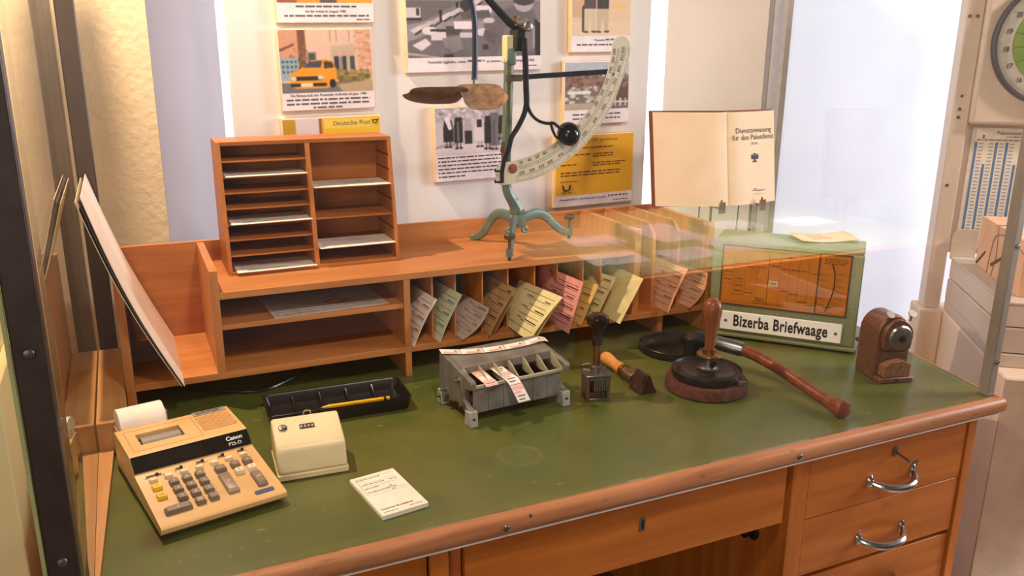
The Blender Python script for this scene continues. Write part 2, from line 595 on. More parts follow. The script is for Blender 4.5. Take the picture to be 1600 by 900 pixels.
class Canvas:
    def __init__(self, nx, ny, col):
        self.nx, self.ny = nx, ny
        self.a = np.zeros((ny, nx, 3))
        self.a[:] = np.array(col) / 255.0
        self.u, self.v = np.meshgrid((np.arange(nx) + 0.5) / nx, (np.arange(ny) + 0.5) / ny)
        self.rng = np.random.default_rng(nx * 7 + ny)

    def put(self, mask, col, al=1.0):
        c = np.array(col) / 255.0
        self.a[mask] = self.a[mask] * (1 - al) + c * al
        return self

    def rect(self, u0, v0, u1, v1, col, al=1.0):
        return self.put((self.u >= u0) & (self.u <= u1) & (self.v >= v0) & (self.v <= v1), col, al)

    def ell(self, cu, cv, ru, rv, col, al=1.0):
        return self.put(((self.u - cu) / ru) ** 2 + ((self.v - cv) / rv) ** 2 <= 1, col, al)

    def poly(self, pts, col, al=1.0):
        ins = np.zeros(self.u.shape, bool)
        n = len(pts)
        for i in range(n):
            (x0, y0), (x1, y1) = pts[i], pts[(i + 1) % n]
            if y0 == y1:
                continue
            c = ((y0 > self.v) != (y1 > self.v)) & (self.u < (x1 - x0) * (self.v - y0) / (y1 - y0) + x0)
            ins ^= c
        return self.put(ins, col, al)

    def speck(self, u0, v0, u1, v1, cols, n, r=0.012):
        for _ in range(n):
            cu, cv = self.rng.uniform(u0, u1), self.rng.uniform(v0, v1)
            self.ell(cu, cv, r * self.rng.uniform(0.4, 1.4), r * self.rng.uniform(0.4, 1.4), cols[self.rng.integers(len(cols))])
        return self

    def noise(self, amt):
        self.a += self.rng.normal(0, amt, (self.ny, self.nx, 1))
        self.a = np.clip(self.a, 0, 1)
        return self

    def build(self, name, w, h, parent, x0, z0, y):
        nx, ny = self.nx, self.ny
        p_ = np.pad(self.a, ((1, 1), (1, 1), (0, 0)), 'edge')
        self.a = sum(p_[i:i + ny, j:j + nx] * wt for i, j, wt in ((0, 0, .06), (0, 1, .12), (0, 2, .06), (1, 0, .12), (1, 1, .28), (1, 2, .12), (2, 0, .06), (2, 1, .12), (2, 2, .06)))
        xs = np.linspace(0, w, nx + 1) + x0
        zs = z0 + h - np.linspace(0, h, ny + 1)
        X, Z = np.meshgrid(xs, zs)
        co = np.stack([X, np.full_like(X, y), Z], -1).reshape(-1, 3)
        i, j = np.meshgrid(np.arange(ny), np.arange(nx), indexing='ij')
        a = (i * (nx + 1) + j).ravel()
        q = np.stack([a, a + nx + 1, a + nx + 2, a + 1], -1)
        me = bpy.data.meshes.new(name)
        me.vertices.add(len(co))
        me.vertices.foreach_set('co', co.ravel())
        me.loops.add(q.size)
        me.loops.foreach_set('vertex_index', q.ravel().astype(np.int32))
        me.polygons.add(len(q))
        me.polygons.foreach_set('loop_start', np.arange(0, q.size, 4, dtype=np.int32))
        me.update(calc_edges=True)
        c = np.clip(self.a, 0, 1).reshape(-1, 3)
        c = np.where(c <= 0.04045, c / 12.92, ((c + 0.055) / 1.055) ** 2.4)
        c4 = np.concatenate([c, np.ones((len(c), 1))], 1)
        at = me.color_attributes.new('print', 'FLOAT_COLOR', 'CORNER')
        at.data.foreach_set('color', np.repeat(c4, 4, axis=0).ravel().astype(np.float32))
        me.materials.append(PRINT)
        o = bpy.data.objects.new(name, me)
        COL.objects.link(o)
        o.parent = parent
        return o


PRINT = bpy.data.materials.new('photo_print')
PRINT.use_nodes = True
_n = PRINT.node_tree
_at = _n.nodes.new('ShaderNodeAttribute')
_at.attribute_name = 'print'
_n.links.new(_at.outputs['Color'], _n.nodes['Principled BSDF'].inputs['Base Color'])
_n.nodes['Principled BSDF'].inputs['Roughness'].default_value = 0.45

PY = 2.302  # front of the panel


def photo(name, label, cat, x0, x1, z0, z1, cap, canvas, rot=0.0):
    """foam board with a printed picture above a white caption strip of height cap"""
    w, h = x1 - x0, z1 - z0
    t = thing(name, label, cat, (x0, PY - 0.0001, z0), 0)
    t.rotation_euler = (0, R(rot), 0)
    bx('board', FOAM, t, 0, w, -0.020, -0.0005, 0, h, 0.0008)
    bx('caption_strip', CAPT, t, 0.0015, w - 0.0015, -0.0208, -0.0199, 0.0015, h - 0.0015)
    if canvas:
        canvas.build('picture', w - 0.008, h - cap - 0.004, t, 0.004, cap, -0.0212)
    return t


def cap_M(t_x, t_z):
    return plane_M((t_x, -0.0211, t_z), (1, 0, 0), (0, 0, 1))


rng = random.Random(3)

# -- yellow post car in front of a house
c = Canvas(120, 92, (222, 186, 168))
c.rect(0, 0, 0.22, 0.75, (206, 150, 120)).rect(0.2, 0, 0.28, 0.7, (120, 78, 56)).speck(0.1, 0.25, 0.32, 0.7, [(96, 76, 52), (150, 100, 76)], 40, 0.02)
c.poly([(0, .3), (.16, .2), (.16, .24), (0, .34)], (120, 70, 56))
for k in range(5):
    c.rect(0.55 + k * 0.07, 0.0, 0.555 + k * 0.07, 0.18, (150, 120, 112))
c.rect(0.29, 0.35, 0.39, 0.56, (150, 130, 120)).rect(0.305, 0.37, 0.375, 0.54, (70, 76, 76))
c.rect(0.55, 0.27, 0.82, 0.8, (176, 150, 132)).poly([(.55, .27), (.82, .22), (.82, .6), (.55, .6)], (196, 172, 150))
c.rect(0.0, 0.43, 0.19, 0.8, (146, 168, 182))
for i in range(4):
    for j in range(3):
        c.ell(0.03 + i * 0.045, 0.5 + j * 0.08, 0.013, 0.025, (70, 86, 100))
c.poly([(.82, 0), (1, 0), (1, .95), (.86, .85)], (214, 164, 136)).speck(.82, 0, 1, .85, [(196, 140, 112), (226, 182, 156)], 70, 0.02)
for k, (pu, cc) in enumerate([(.61, (44, 48, 76)), (.665, (150, 130, 120)), (.70, (56, 56, 64)), (.745, (190, 168, 150)), (.785, (70, 72, 90))]):
    c.rect(pu - .025, .42 + .02 * (k % 2), pu + .025, .68, cc).ell(pu, .38 + .02 * (k % 2), .017, .028, (206, 160, 134))
c.speck(.6, .66, .95, .9, [(128, 120, 60), (150, 112, 76), (104, 96, 50), (160, 140, 84)], 110, 0.03)
c.rect(0, 0.84, 1, 1, (108, 112, 118)).poly([(.6, .88), (1, .82), (1, 1), (.66, 1)], (186, 158, 128))
c.poly([(.1, .68), (.2, .62), (.28, .54), (.33, .48), (.5, .47), (.56, .5), (.6, .62), (.6, .84), (.5, .93), (.14, .93), (.09, .84)], (232, 152, 32))
c.poly([(.24, .6), (.31, .5), (.45, .49), (.43, .6)], (60, 72, 92)).poly([(.47, .5), (.55, .51), (.58, .6), (.47, .62)], (64, 56, 50))
c.rect(.12, .74, .44, .8, (46, 40, 40)).ell(.13, .77, .03, .035, (206, 206, 200)).ell(.42, .76, .03, .035, (210, 206, 196))
c.rect(.09, .85, .48, .9, (48, 42, 40)).rect(.2, .85, .33, .9, (220, 214, 206)).ell(.55, .86, .035, .07, (34, 30, 32))
c.noise(0.02)
p = photo('wall_photograph', 'colour photograph of a yellow car parked before a pale house', 'photograph', 0.386, 0.634, 0.612, 0.819, 0.046, c, -1.2)
text('Die Belegschaft der Poststelle Aufhofen im Jahr 1984', 0.0095, INK, p, cap_M(0.124, 0.036), align='CENTER', name='caption_text')
bars(word_rows(0.012, 0.236, 0.030, 2, 0.0105, 0.0046, rng, 0.04) + word_rows(0.08, 0.16, 0.0095, 1, 0.01, 0.0046, rng, 0.1), INKG, p, cap_M(0, 0), 'caption_lines')

# -- photograph cut by the top of the view
c = Canvas(110, 60, (206, 160, 120))
c.rect(0, 0.3, 0.3, 1, (150, 92, 60)).poly([(.2, 1), (.3, .55), (.6, .5), (.75, 1)], (232, 150, 34)).poly([(.7, 1), (.72, .7), (1, .6), (1, 1)], (236, 160, 40)).rect(.45, .72, .62, 1, (90, 80, 72)).ell(.33, .8, .04, .1, (60, 52, 50)).noise(0.03)
p = photo('wall_photograph', 'colour photograph with orange and yellow tones above the car photograph', 'photograph', 0.386, 0.640, 0.832, 1.02, 0.050, c, -1.2)
text('bei der Arbeit im August 1980,', 0.0085, INK, p, cap_M(0.127, 0.026), align='CENTER', name='caption_text')
bars(word_rows(0.05, 0.21, 0.043, 1, 0.0105, 0.0044, rng, 0.02) + word_rows(0.02, 0.24, 0.020, 1, 0.01, 0.0044, rng, 0.04) + word_rows(0.205, 0.24, 0.010, 1, 0.01, 0.003, rng, 0.0), INKG, p, cap_M(0, 0), 'caption_lines')

# -- Deutsche Post sign photograph behind the sorter
c = Canvas(110, 80, (226, 214, 214))
c.rect(0, 0, .13, 1, (196, 150, 40)).rect(.13, 0, .36, 1, (222, 210, 214)).rect(.36, 0, .39, 1, (150, 90, 40)).rect(.39, 0, .41, 1, (226, 172, 60)).rect(.41, 0, 1, 1, (236, 190, 40)).rect(.42, .02, .9, .18, (240, 206, 90)).noise(0.015)
p = photo('wall_photograph', 'photograph of yellow signs half hidden behind the pigeonhole sorter', 'photograph', 0.383, 0.651, 0.405, 0.594, 0.03, c, -1.2)
text('Deutsche Post', 0.0172, INKG, p, plane_M((0.136, -0.0214, 0.165), (1, 0, 0), (0, 0, 1)), name='sign_lettering')
hm = MB()
hm.tube([(0.2515 + 0.006 * math.cos(a), -0.0216, 0.171 + 0.005 * math.sin(a)) for a in [k * math.pi / 8 for k in range(17)]], 0.0012, 6)
hm.prism([(0.2455, 0.171), (0.2425, 0.178), (0.2475, 0.175)], -0.0219, -0.0212)
hm.prism([(0.2575, 0.171), (0.2625, 0.179), (0.2555, 0.1755)], -0.0219, -0.0212)
hm.obj('post_horn', INK, p)

# -- large black and white photograph of a clerk at a desk
g = lambda k: (int(k * 1.0), int(k * 0.94), int(k * 0.98))
c = Canvas(230, 160, g(150))
c.v = (c.v - 0.40) / 0.60       # the scene sits in the lower part of the print
c.rect(0, 0, 1, .35, g(126)).poly([(0, 0), (.42, 0), (.10, .38), (0, .42)], g(108))
for k in range(7):
    c.poly([(.02 + k * .07, .52 - k * .075), (.10 + k * .07, .42 - k * .075), (.13 + k * .07, .46 - k * .075), (.05 + k * .07, .58 - k * .075)], g(212 - 14 * (k % 3)))
    c.poly([(.05 + k * .07, .58 - k * .075), (.13 + k * .07, .46 - k * .075), (.14 + k * .07, .48 - k * .075), (.06 + k * .07, .61 - k * .075)], g(58))
c.rect(.0, .12, .10, .30, g(210)).rect(.0, .30, .11, .34, g(48)).rect(.07, .14, .09, .26, g(60))
c.poly([(0, .72), (.25, .5), (.75, .52), (.62, 1), (0, 1)], g(112)).poly([(0, .9), (.24, 1), (.2, 1.0), (0, .95)], g(176))
c.poly([(.03, .78), (.13, .66), (.17, .76), (.10, .88)], g(222)).ell(.16, .53, .055, .07, g(226)).rect(.17, .55, .28, .70, g(218)).rect(.165, .50, .28, .54, g(56)).rect(.28, .45, .39, .60, g(78))
c.rect(.34, .36, .48, .50, g(232)).rect(.38, .56, .48, .66, g(206)).poly([(.25, .66), (.38, .62), (.40, .86), (.28, .96)], g(142)).ell(.27, .90, .05, .06, g(120)).rect(.26, .95, .33, 1, g(60))
c.rect(.235, .20, .25, .35, g(40)).ell(.243, .20, .014, .035, g(34)).rect(.355, .03, .375, .12, g(36))
c.ell(.43, .08, .045, .10, g(52)).rect(.50, .08, .62, .22, g(228)).poly([(.38, .2), (.6, .16), (.62, .3), (.40, .33)], g(92))
c.poly([(.56, .42), (.68, .2), (.8, .08), (.94, .14), (1, .45), (.99, 1), (.6, 1), (.58, .75)], g(104)).poly([(.72, .5), (.9, .3), (.96, .9), (.66, .98)], g(122))
c.ell(.60, .35, .045, .05, g(206)).ell(.55, .56, .045, .07, g(214)).poly([(.57, .5), (.66, .62), (.64, .78), (.55, .66)], g(92)).ell(.87, .05, .075, .15, g(176)).ell(.87, -.02, .085, .10, g(66))
c.poly([(.95, .32), (1, .4), (1, 1), (.96, 1)], g(38)).rect(.94, .45, .955, .85, g(168)).rect(.55, .78, .59, .88, g(52)).noise(0.03)
p = photo('wall_photograph', 'large black and white photograph of a clerk working at a desk', 'photograph', 0.727, 1.136, 0.707, 1.0, 0.040, c, -1.2)
text('Poststelle Eggkofen, Leiter', 0.0105, INK, p, cap_M(0.06, 0.024), name='caption_text')
text('an seinem neuen Arbeitsplatz, 1965', 0.0105, INK, p, cap_M(0.235, 0.024), name='caption_text')
bars(word_rows(0.178, 0.228, 0.0315, 1, 0.01, 0.0055, rng, 0.0) + word_rows(0.36, 0.395, 0.014, 1, 0.01, 0.003, rng, 0.0), INKG, p, cap_M(0, 0), 'caption_lines')

# -- black and white group photograph
c = Canvas(110, 78, g(196))
c.rect(0, 0, 1, .3, g(176)).speck(0, 0, 1, .3, [g(140), g(206), g(226)], 40, .03).rect(0, .78, 1, 1, g(214)).poly([(0, .8), (.3, .72), (.3, .8), (0, .86)], g(160))
for cx, col, top, w, low in [(.18, 34, .16, .075, .72), (.33, 40, .10, .065, .75), (.47, 170, .14, .06, .5), (.64, 214, .16, .075, .74), (.86, 122, .04, .085, .86), (.76, 40, .10, .05, .8), (.97, 36, .1, .05, .6)]:
    c.poly([(cx - w * .7, top + .1), (cx + w * .7, top + .1), (cx + w, top + .3), (cx + w * .95, low), (cx - w * .95, low), (cx - w, top + .3)], g(col))
    c.ell(cx, top + .04, .026, .065, g(208))
    c.rect(cx - .035, low, cx - .012, low + .1, g(90 if col < 100 else 150)).rect(cx + .012, low, cx + .035, low + .1, g(90 if col < 100 else 150))
    c.ell(cx - .03, min(low + .11, .93), .028, .022, g(36)).ell(cx + .03, min(low + .11, .93), .028, .022, g(36))
c.poly([(.12, .2), (.2, .18), (.24, .45), (.19, .47)], g(230)).rect(.42, .5, .53, .78, g(38)).rect(.60, .27, .67, .44, g(40)).rect(.84, .3, .87, .84, g(96)).rect(.31, .3, .335, .72, g(120)).noise(0.03)
p = photo('wall_photograph', 'black and white photograph of a standing group beside the balance column', 'photograph', 0.804, 1.022, 0.402, 0.614, 0.076, c, -1.2)
bars(word_rows(0.008, 0.208, 0.070, 1, 0.0102, 0.0038, rng, 0.02) + word_rows(0.008, 0.210, 0.0595, 4, 0.0108, 0.0038, rng, 0.05) + word_rows(0.008, 0.09, 0.0160, 1, 0.01, 0.0038, rng, 0.05), mat('ink_dark_grey', (66, 60, 62), 0.7), p, cap_M(0, 0), 'caption_lines')

# -- colour photograph of two standing people, cut by the top of the view
c = Canvas(110, 110, (222, 190, 160))
c.v = (c.v - 0.40) / 0.60
c.rect(0, .62, 1, 1, (226, 196, 166)).rect(0, 0, .2, .5, (206, 168, 132)).poly([(.16, .2), (.24, .1), (.24, .86), (.16, .9)], (70, 60, 54))
for cx, cc, sh in [(.30, (206, 188, 164), (84, 64, 74)), (.52, (196, 172, 146), (52, 42, 40))]:
    c.poly([(cx - .1, .25), (cx + .1, .25), (cx + .09, .86), (cx + .03, .88), (cx, .45), (cx - .04, .88), (cx - .1, .88)], cc)
    c.rect(cx - .1, 0, cx + .1, .26, sh).ell(cx - .07, .9, .05, .03, (92, 72, 58)).ell(cx + .07, .89, .05, .03, (92, 72, 58))
c.ell(.78, .18, .12, .06, (230, 186, 96)).rect(.45, .92, .75, .93, (150, 120, 100)).noise(0.02)
p = photo('wall_photograph', 'colour photograph of people in pale trousers above the market photograph', 'photograph', 1.231, 1.438, 0.763, 0.985, 0.048, c, -1.0)
text('Poststelle', 0.009, INK, p, cap_M(0.08, 0.032), name='caption_text')
bars(word_rows(0.118, 0.150, 0.0385, 1, 0.01, 0.0045, rng, 0.0) + word_rows(0.02, 0.185, 0.024, 1, 0.01, 0.0045, rng, 0.03), INKG, p, cap_M(0, 0), 'caption_lines')

# -- colour photograph of snow-like blossoms and a fence
c = Canvas(90, 72, (176, 182, 196))
c.rect(0, .3, 1, 1, (120, 100, 92)).speck(0, .22, 1, .6, [(120, 82, 70), (150, 110, 90), (96, 72, 66), (134, 100, 104)], 140, .04).speck(0, .5, .5, 1, [(206, 204, 198), (176, 172, 164), (150, 140, 124)], 60, .035)
c.rect(.55, .55, 1, .9, (92, 66, 58)).rect(.78, .32, .9, .55, (60, 58, 70))
for k in range(5):
    c.rect(.62 + k * .08, .78, .645 + k * .08, .95, (212, 206, 200))
c.rect(.6, .84, 1, .87, (206, 200, 196)).rect(.05, .6, .4, .66, (222, 222, 220)).rect(0, .86, .5, 1, (176, 160, 140)).noise(0.03)
p = photo('wall_photograph', 'colour landscape photograph with a fence behind the balance arc', 'photograph', 1.213, 1.442, 0.551, 0.738, 0.044, c, -1.0)
bars(word_rows(0.03, 0.20, 0.032, 2, 0.0125, 0.0045, rng, 0.05), INKG, p, cap_M(0, 0), 'caption_lines')

# -- yellow closing notice with the post horn
p = photo('closing_notice', 'yellow notice board with a black post horn beside the balance', 'notice', 1.188, 1.468, 0.300, 0.520, 0.036, None, -1.0)
bx('yellow_sheet', YSIGN, p, 0.003, 0.277, -0.0214, -0.0207, 0.036, 0.217)
nm = lambda x, z: plane_M((x, -0.0216, z), (1, 0, 0), (0, 0, 1))
text('Poststelle ab 11. 05. 1987 geschlossen', 0.0135, INKB, p, nm(0.012, 0.198), name='notice_heading', xs=1.0)
bars(word_rows(0.02, 0.205, 0.182, 1, 0.01, 0.0042, rng, 0.02) + word_rows(0.02, 0.125, 0.162, 1, 0.01, 0.0042, rng, 0.02) + word_rows(0.132, 0.205, 0.162, 2, 0.0075, 0.004, rng, 0.02) + word_rows(0.02, 0.08, 0.132, 1, 0.01, 0.0042, rng, 0.02) + word_rows(0.132, 0.255, 0.134, 2, 0.0075, 0.004, rng, 0.2) + word_rows(0.02, 0.24, 0.108, 2, 0.0085, 0.0045, rng, 0.15) + word_rows(0.02, 0.08, 0.080, 1, 0.01, 0.003, rng, 0.0), INKB, p, nm(0, 0), 'notice_lines')
hx, hz = 0.041, 0.060
horn = MB()
horn.tube([(hx + 0.0115 * math.cos(a), -0.0222, hz + 0.009 * math.sin(a)) for a in [R(150) + k * R(240) / 14 + R(0) for k in range(15)]] + [], 0.0028, 8)
horn.prism([(hx - 0.0165, hz + 0.0095), (hx - 0.0125, hz + 0.0095), (hx - 0.009, hz + 0.0035), (hx - 0.0122, hz + 0.0005)], -0.0226, -0.0212)
horn.prism([(hx + 0.0165, hz + 0.0105), (hx + 0.0095, hz + 0.0065), (hx + 0.0085, hz + 0.002), (hx + 0.0125, hz - 0.001)], -0.0226, -0.0212)
for dx in (-0.013, -0.006, 0.006, 0.013):
    horn.prism([(hx + dx - 0.002, hz - 0.0175), (hx + dx + 0.002, hz - 0.0175), (hx + dx + 0.001, hz - 0.0125), (hx + dx - 0.001, hz - 0.0125)], -0.0224, -0.0212)
horn.obj('post_horn', INK, p)
text('Hinweisschild zur Schließung der Poststelle', 0.0094, INK, p, nm(0.018, 0.020), name='caption_text')
bars(word_rows(0.19, 0.262, 0.0275, 1, 0.01, 0.005, rng, 0.0) + word_rows(0.21, 0.262, 0.012, 1, 0.01, 0.003, rng, 0.0), INKG, p, nm(0, 0), 'caption_lines')

# ================================================================ the desk
dk = thing('counter_desk', 'wooden desk with green linoleum top and metal handled drawers', 'desk', (0.85, 1.7, FZ))
DX, DY, DZ = -0.85, -1.7, -FZ


def dbx(name, m, x0, x1, y0, y1, z0, z1, bevel=0.0, parent=None):
    return bx(name, m, parent or dk, x0 + DX, x1 + DX, y0 + DY, y1 + DY, z0 + DZ, z1 + DZ, bevel)


XR0, XR1 = 1.795, 1.985          # right edge of the top, front and back
topo = [(-0.165 + DX, 1.19 + DY), (XR0 + DX, 1.19 + DY), (XR1 + DX, 2.215 + DY), (-0.165 + DX, 2.215 + DY)]
MB().prism(topo, -0.004 + DZ, DZ, 'xy').obj('linoleum_top', LINO, dk)
MB().prism(topo, -0.045 + DZ, -0.0042 + DZ, 'xy').obj('top_board', OX, dk)
prof = [(1.1905, 0.0005), (1.1905, -0.034), (1.178, -0.034)] + [(1.178 - 0.0125 * math.cos(R(a)), -0.0168 + 0.0172 * math.sin(R(a))) for a in range(-75, 91, 15)]
mo = MB().prism([(y + DY, z + DZ) for y, z in prof], -0.165 + DX, 1.802 + DX, 'yz').obj('edge_moulding', MOULD, dk)
side_m = MB().prism([(0.0005, 0.0005), (0.0005, -0.045), (0.011, -0.045), (0.017, -0.0225), (0.013, -0.004), (0.005, 0.0005)], 0.0007, 1.033, 'xz', Matrix.Translation((XR0 + DX, 1.19 + DY, DZ)) @ Matrix.Rotation(-math.atan2(XR1 - XR0, 1.025), 4, 'Z'))
side_m.obj('edge_moulding', MOULD, dk)
dbx('edge_strip', mat('pale_strip', (206, 190, 176), 0.5), -0.165, 1.79, 1.172, 1.19, -0.0372, -0.0342)
for sx in (0.528, 1.180):
    screw(dk, (sx + DX, 1.1662 + DY, -0.0170 + DZ), (0, -1, 0), 0.0065, STEEL)
text('4 m', 0.015, INKB, dk, plane_M((1.085 + DX, 1.1664 + DY, -0.020 + DZ), (1, 0, 0), (0, 0.12, 1)), name='pencil_mark')
screw(dk, (0.575 + DX, 1.1690 + DY, -0.0055 + DZ), (0, -0.7, 0.6), 0.003, INK, name='dark_knot')


def handle(parent, x0, x1, z):
    h = MB()
    y0 = 1.2 + DY
    ax, bx_ = x0 + DX, x1 + DX
    zz = z + DZ
    pts = catmull([(ax, y0 - 0.004, zz + 0.004), (ax + 0.012, y0 - 0.018, zz), (ax + 0.034, y0 - 0.034, zz - 0.004), ((ax + bx_) / 2, y0 - 0.038, zz - 0.006), (bx_ - 0.034, y0 - 0.034, zz - 0.004), (bx_ - 0.012, y0 - 0.018, zz), (bx_, y0 - 0.004, zz + 0.004)], 4)
    n = len(pts)
    h.tube(pts, [0.0055 + 0.0035 * math.sin(math.pi * i / (n - 1)) for i in range(n)], 10)
    o = h.obj('handle', CHROME, parent)
    for cx in (ax, bx_):
        pl = MB()
        M = Matrix.Translation((cx, y0, zz + 0.004)) @ Matrix.Rotation(R(90), 4, 'X') @ Matrix.Diagonal((0.75, 1.25, 1, 1))
        pl.lathe([(0.013, 0), (0.013, 0.002), (0.010, 0.005), (0.006, 0.008)], 16, M)
        pl.obj('handle_plate', CHROME, o)
    for cx in (ax, bx_):
        for dz in (-0.011, 0.011):
            screw(o, (cx, y0 - 0.002, zz + 0.004 + dz), (0, -1, 0), 0.0024, STEEL)
    return o


# right pedestal
dbx('pedestal_side', OZ, 1.199, 1.243, 1.196, 2.19, FZ + 0.03, -0.0495, 0.0015)
dbx('pedestal_side', OZ, 1.727, 1.753, 1.196, 2.19, FZ + 0.03, -0.0495, 0.0015)
dbx('pedestal_back', OX, 1.243, 1.727, 2.17, 2.19, FZ + 0.03, -0.0495)
dbx('pedestal_foot', OX, 1.21, 1.745, 1.25, 2.17, FZ, FZ + 0.03)
dr1 = dbx('drawer', OX, 1.247, 1.7235, 1.199, 1.9, -0.1965, -0.053, 0.0015)
dr2 = dbx('drawer', OX, 1.247, 1.7235, 1.2, 1.9, -0.339, -0.1985, 0.0015)
dr3 = dbx('drawer', OX, 1.247, 1.7235, 1.204, 1.9, -0.520, -0.3520, 0.0015)
dr4 = dbx('drawer', OX, 1.247, 1.7235, 1.204, 1.9, -0.720, -0.5300, 0.0015)
dbx('drawer_rail', OX, 1.243, 1.727, 1.215, 1.235, -0.352, -0.339)
handle(dr1, 1.429, 1.561, -0.150)
handle(dr2, 1.417, 1.552, -0.292)
handle(dr3, 1.417, 1.552, -0.435)
handle(dr4, 1.417, 1.552, -0.625)
kx, kz = 1.495 + DX, -0.085 + DZ
ky = 1.199 + DY
esc = MB().prism([(kx + 0.0075 * math.cos(R(a)), kz + 0.013 * math.sin(R(a))) for a in range(0, 360, 30)], ky - 0.002, ky, 'xz').obj('key_plate', DARKST, dr1)
key = MB().tube([(kx, ky - 0.001, kz), (kx + 0.0, ky - 0.042, kz - 0.006)], 0.0028, 8)
key.tube([(kx + 0.011 * math.cos(R(a)) * 0.9 + 0.002, ky - 0.052 - 0.004 * math.sin(R(a)), kz - 0.008 + 0.011 * math.sin(R(a))) for a in range(0, 361, 24)], 0.0019, 6)
key.obj('key', STEEL, dr1)
# centre drawer and knee hole
cd = dbx('drawer', OX, 0.463, 1.184, 1.199, 1.75, -0.188, -0.0525, 0.0015)
kp = MB().box(0.823 + DX, 0.836 + DX, 1.1975 + DY, 1.1995 + DY, -0.118 + DZ, -0.088 + DZ).obj('keyhole_plate', DARKST, cd, bevel=0.0008)
khm = MB().box(0.8275 + DX, 0.8315 + DX, 1.1970 + DY, 1.1974 + DY, -0.112 + DZ, -0.099 + DZ)
khm.lathe([(0.003, 0), (0.003, 0.0005)], 12, Matrix.Translation((0.8295 + DX, 1.1974 + DY, -0.097 + DZ)) @ Matrix.Rotation(R(90), 4, 'X'))
khm.obj('keyhole', BLACKPL, kp)
dbx('knee_panel', OX, 0.46, 1.199, 2.15, 2.17, FZ + 0.1, -0.05)
kb = MB().lathe([(0.021, 0), (0.021, 0.003), (0.017, 0.006), (0.008, 0.007), (0.008, 0.018), (0.011, 0.021), (0.011, 0.027), (0.006, 0.030)], 20, Matrix.Translation((1.199 + DX, 1.30 + DY, -0.268 + DZ)) @ Matrix.Rotation(R(-90), 4, 'Y'))
kb.obj('lock_knob', BLACKIR, dk)
# left pedestal
dbx('pedestal_side', OZ, 0.398, 0.432, 1.196, 2.19, FZ + 0.03, -0.0495, 0.0015)
dbx('pedestal_stile', wood('stile_wood', (160, 84, 40), (186, 108, 56), 'z'), 0.432, 0.460, 1.21, 1.26, FZ + 0.03, -0.0495, 0.001)
dbx('pedestal_side', OZ, -0.155, -0.13, 1.196, 2.19, FZ + 0.03, -0.0495, 0.0015)
dbx('pedestal_back', OX, -0.13, 0.398, 2.17, 2.19, FZ + 0.03, -0.0495)
dbx('pedestal_foot', OX, -0.145, 0.42, 1.25, 2.17, FZ, FZ + 0.03)
for z0, z1 in ((-0.1965, -0.055), (-0.339, -0.1985), (-0.520, -0.3520), (-0.720, -0.5300)):
    d = dbx('drawer', OX, -0.127, 0.394, 1.2, 1.9, z0, z1, 0.0015)
    handle(d, 0.065, 0.20, (z0 + z1) / 2 - 0.02)

# ================================================================ glass case
gc = thing('glass_case', 'clear glass showcase with metal corner posts standing over the desk', 'showcase', (0.85, 1.7, 0.0))


def gbx(name, m, x0, x1, y0, y1, z0, z1, bevel=0.0, parent=None):
    return bx(name, m, parent or gc, x0 - 0.85, x1 - 0.85, y0 - 1.7, y1 - 1.7, z0, z1, bevel)


lp = gbx('corner_post', POSTGREY, -0.156, -0.117, 1.156, 1.19, 0.0008, 1.40, 0.003)
for sz in (0.105, 0.405, 0.72, 1.05):
    screw(lp, (-0.137 - 0.85, 1.1558 - 1.7, sz), (0, -1, 0), 0.0075, DARKST)
gbx('glass_edge', GEDGE, -0.162, -0.157, 1.158, 1.164, 0.0008, 1.40, parent=lp)
gbx('corner_post', mat('brown_grey_metal', (92, 78, 70), 0.45, 0.3), -0.106, -0.066, 2.165, 2.205, 0.0008, 1.40, 0.003)
rp_ = gbx('corner_post', POSTALU, 1.772, 1.795, 1.196, 1.222, 0.0008, 1.40, 0.002)
for sz in (0.085, 0.36, 0.7):
    screw(rp_, (1.785 - 0.85, 1.1958 - 1.7, sz), (0, -1, 0), 0.006, STEEL)
gbx('corner_post', POSTALU, 1.953, 1.976, 2.185, 2.208, 0.0008, 1.40, 0.002)
gbx('side_pane', GLASS, -0.116, -0.110, 1.191, 2.164, 0.001, 1.40)
gbx('front_pane', GLASS, -0.116, 1.771, 1.1905, 1.1955, 0.001, 1.40)
MB().prism([(1.781 - 0.85, 1.223 - 1.7), (1.787 - 0.85, 1.223 - 1.7), (1.968 - 0.85, 2.1845 - 1.7), (1.962 - 0.85, 2.1845 - 1.7)], 0.001, 1.40, 'xy').obj('side_pane', GLASS_AR, gc)

# ================================================================ counter organiser (hutch)
hu = thing('counter_shelf', 'low beech shelf unit with card slots along the desk back', 'shelf unit', (0.70, 2.0, 0.0))
HX, HY = -0.70, -2.0


def hbx(name, m, x0, x1, y0, y1, z0, z1, bevel=0.0008, parent=None):
    return bx(name, m, parent or hu, x0 + HX, x1 + HX, y0 + HY, y1 + HY, z0, z1, bevel)


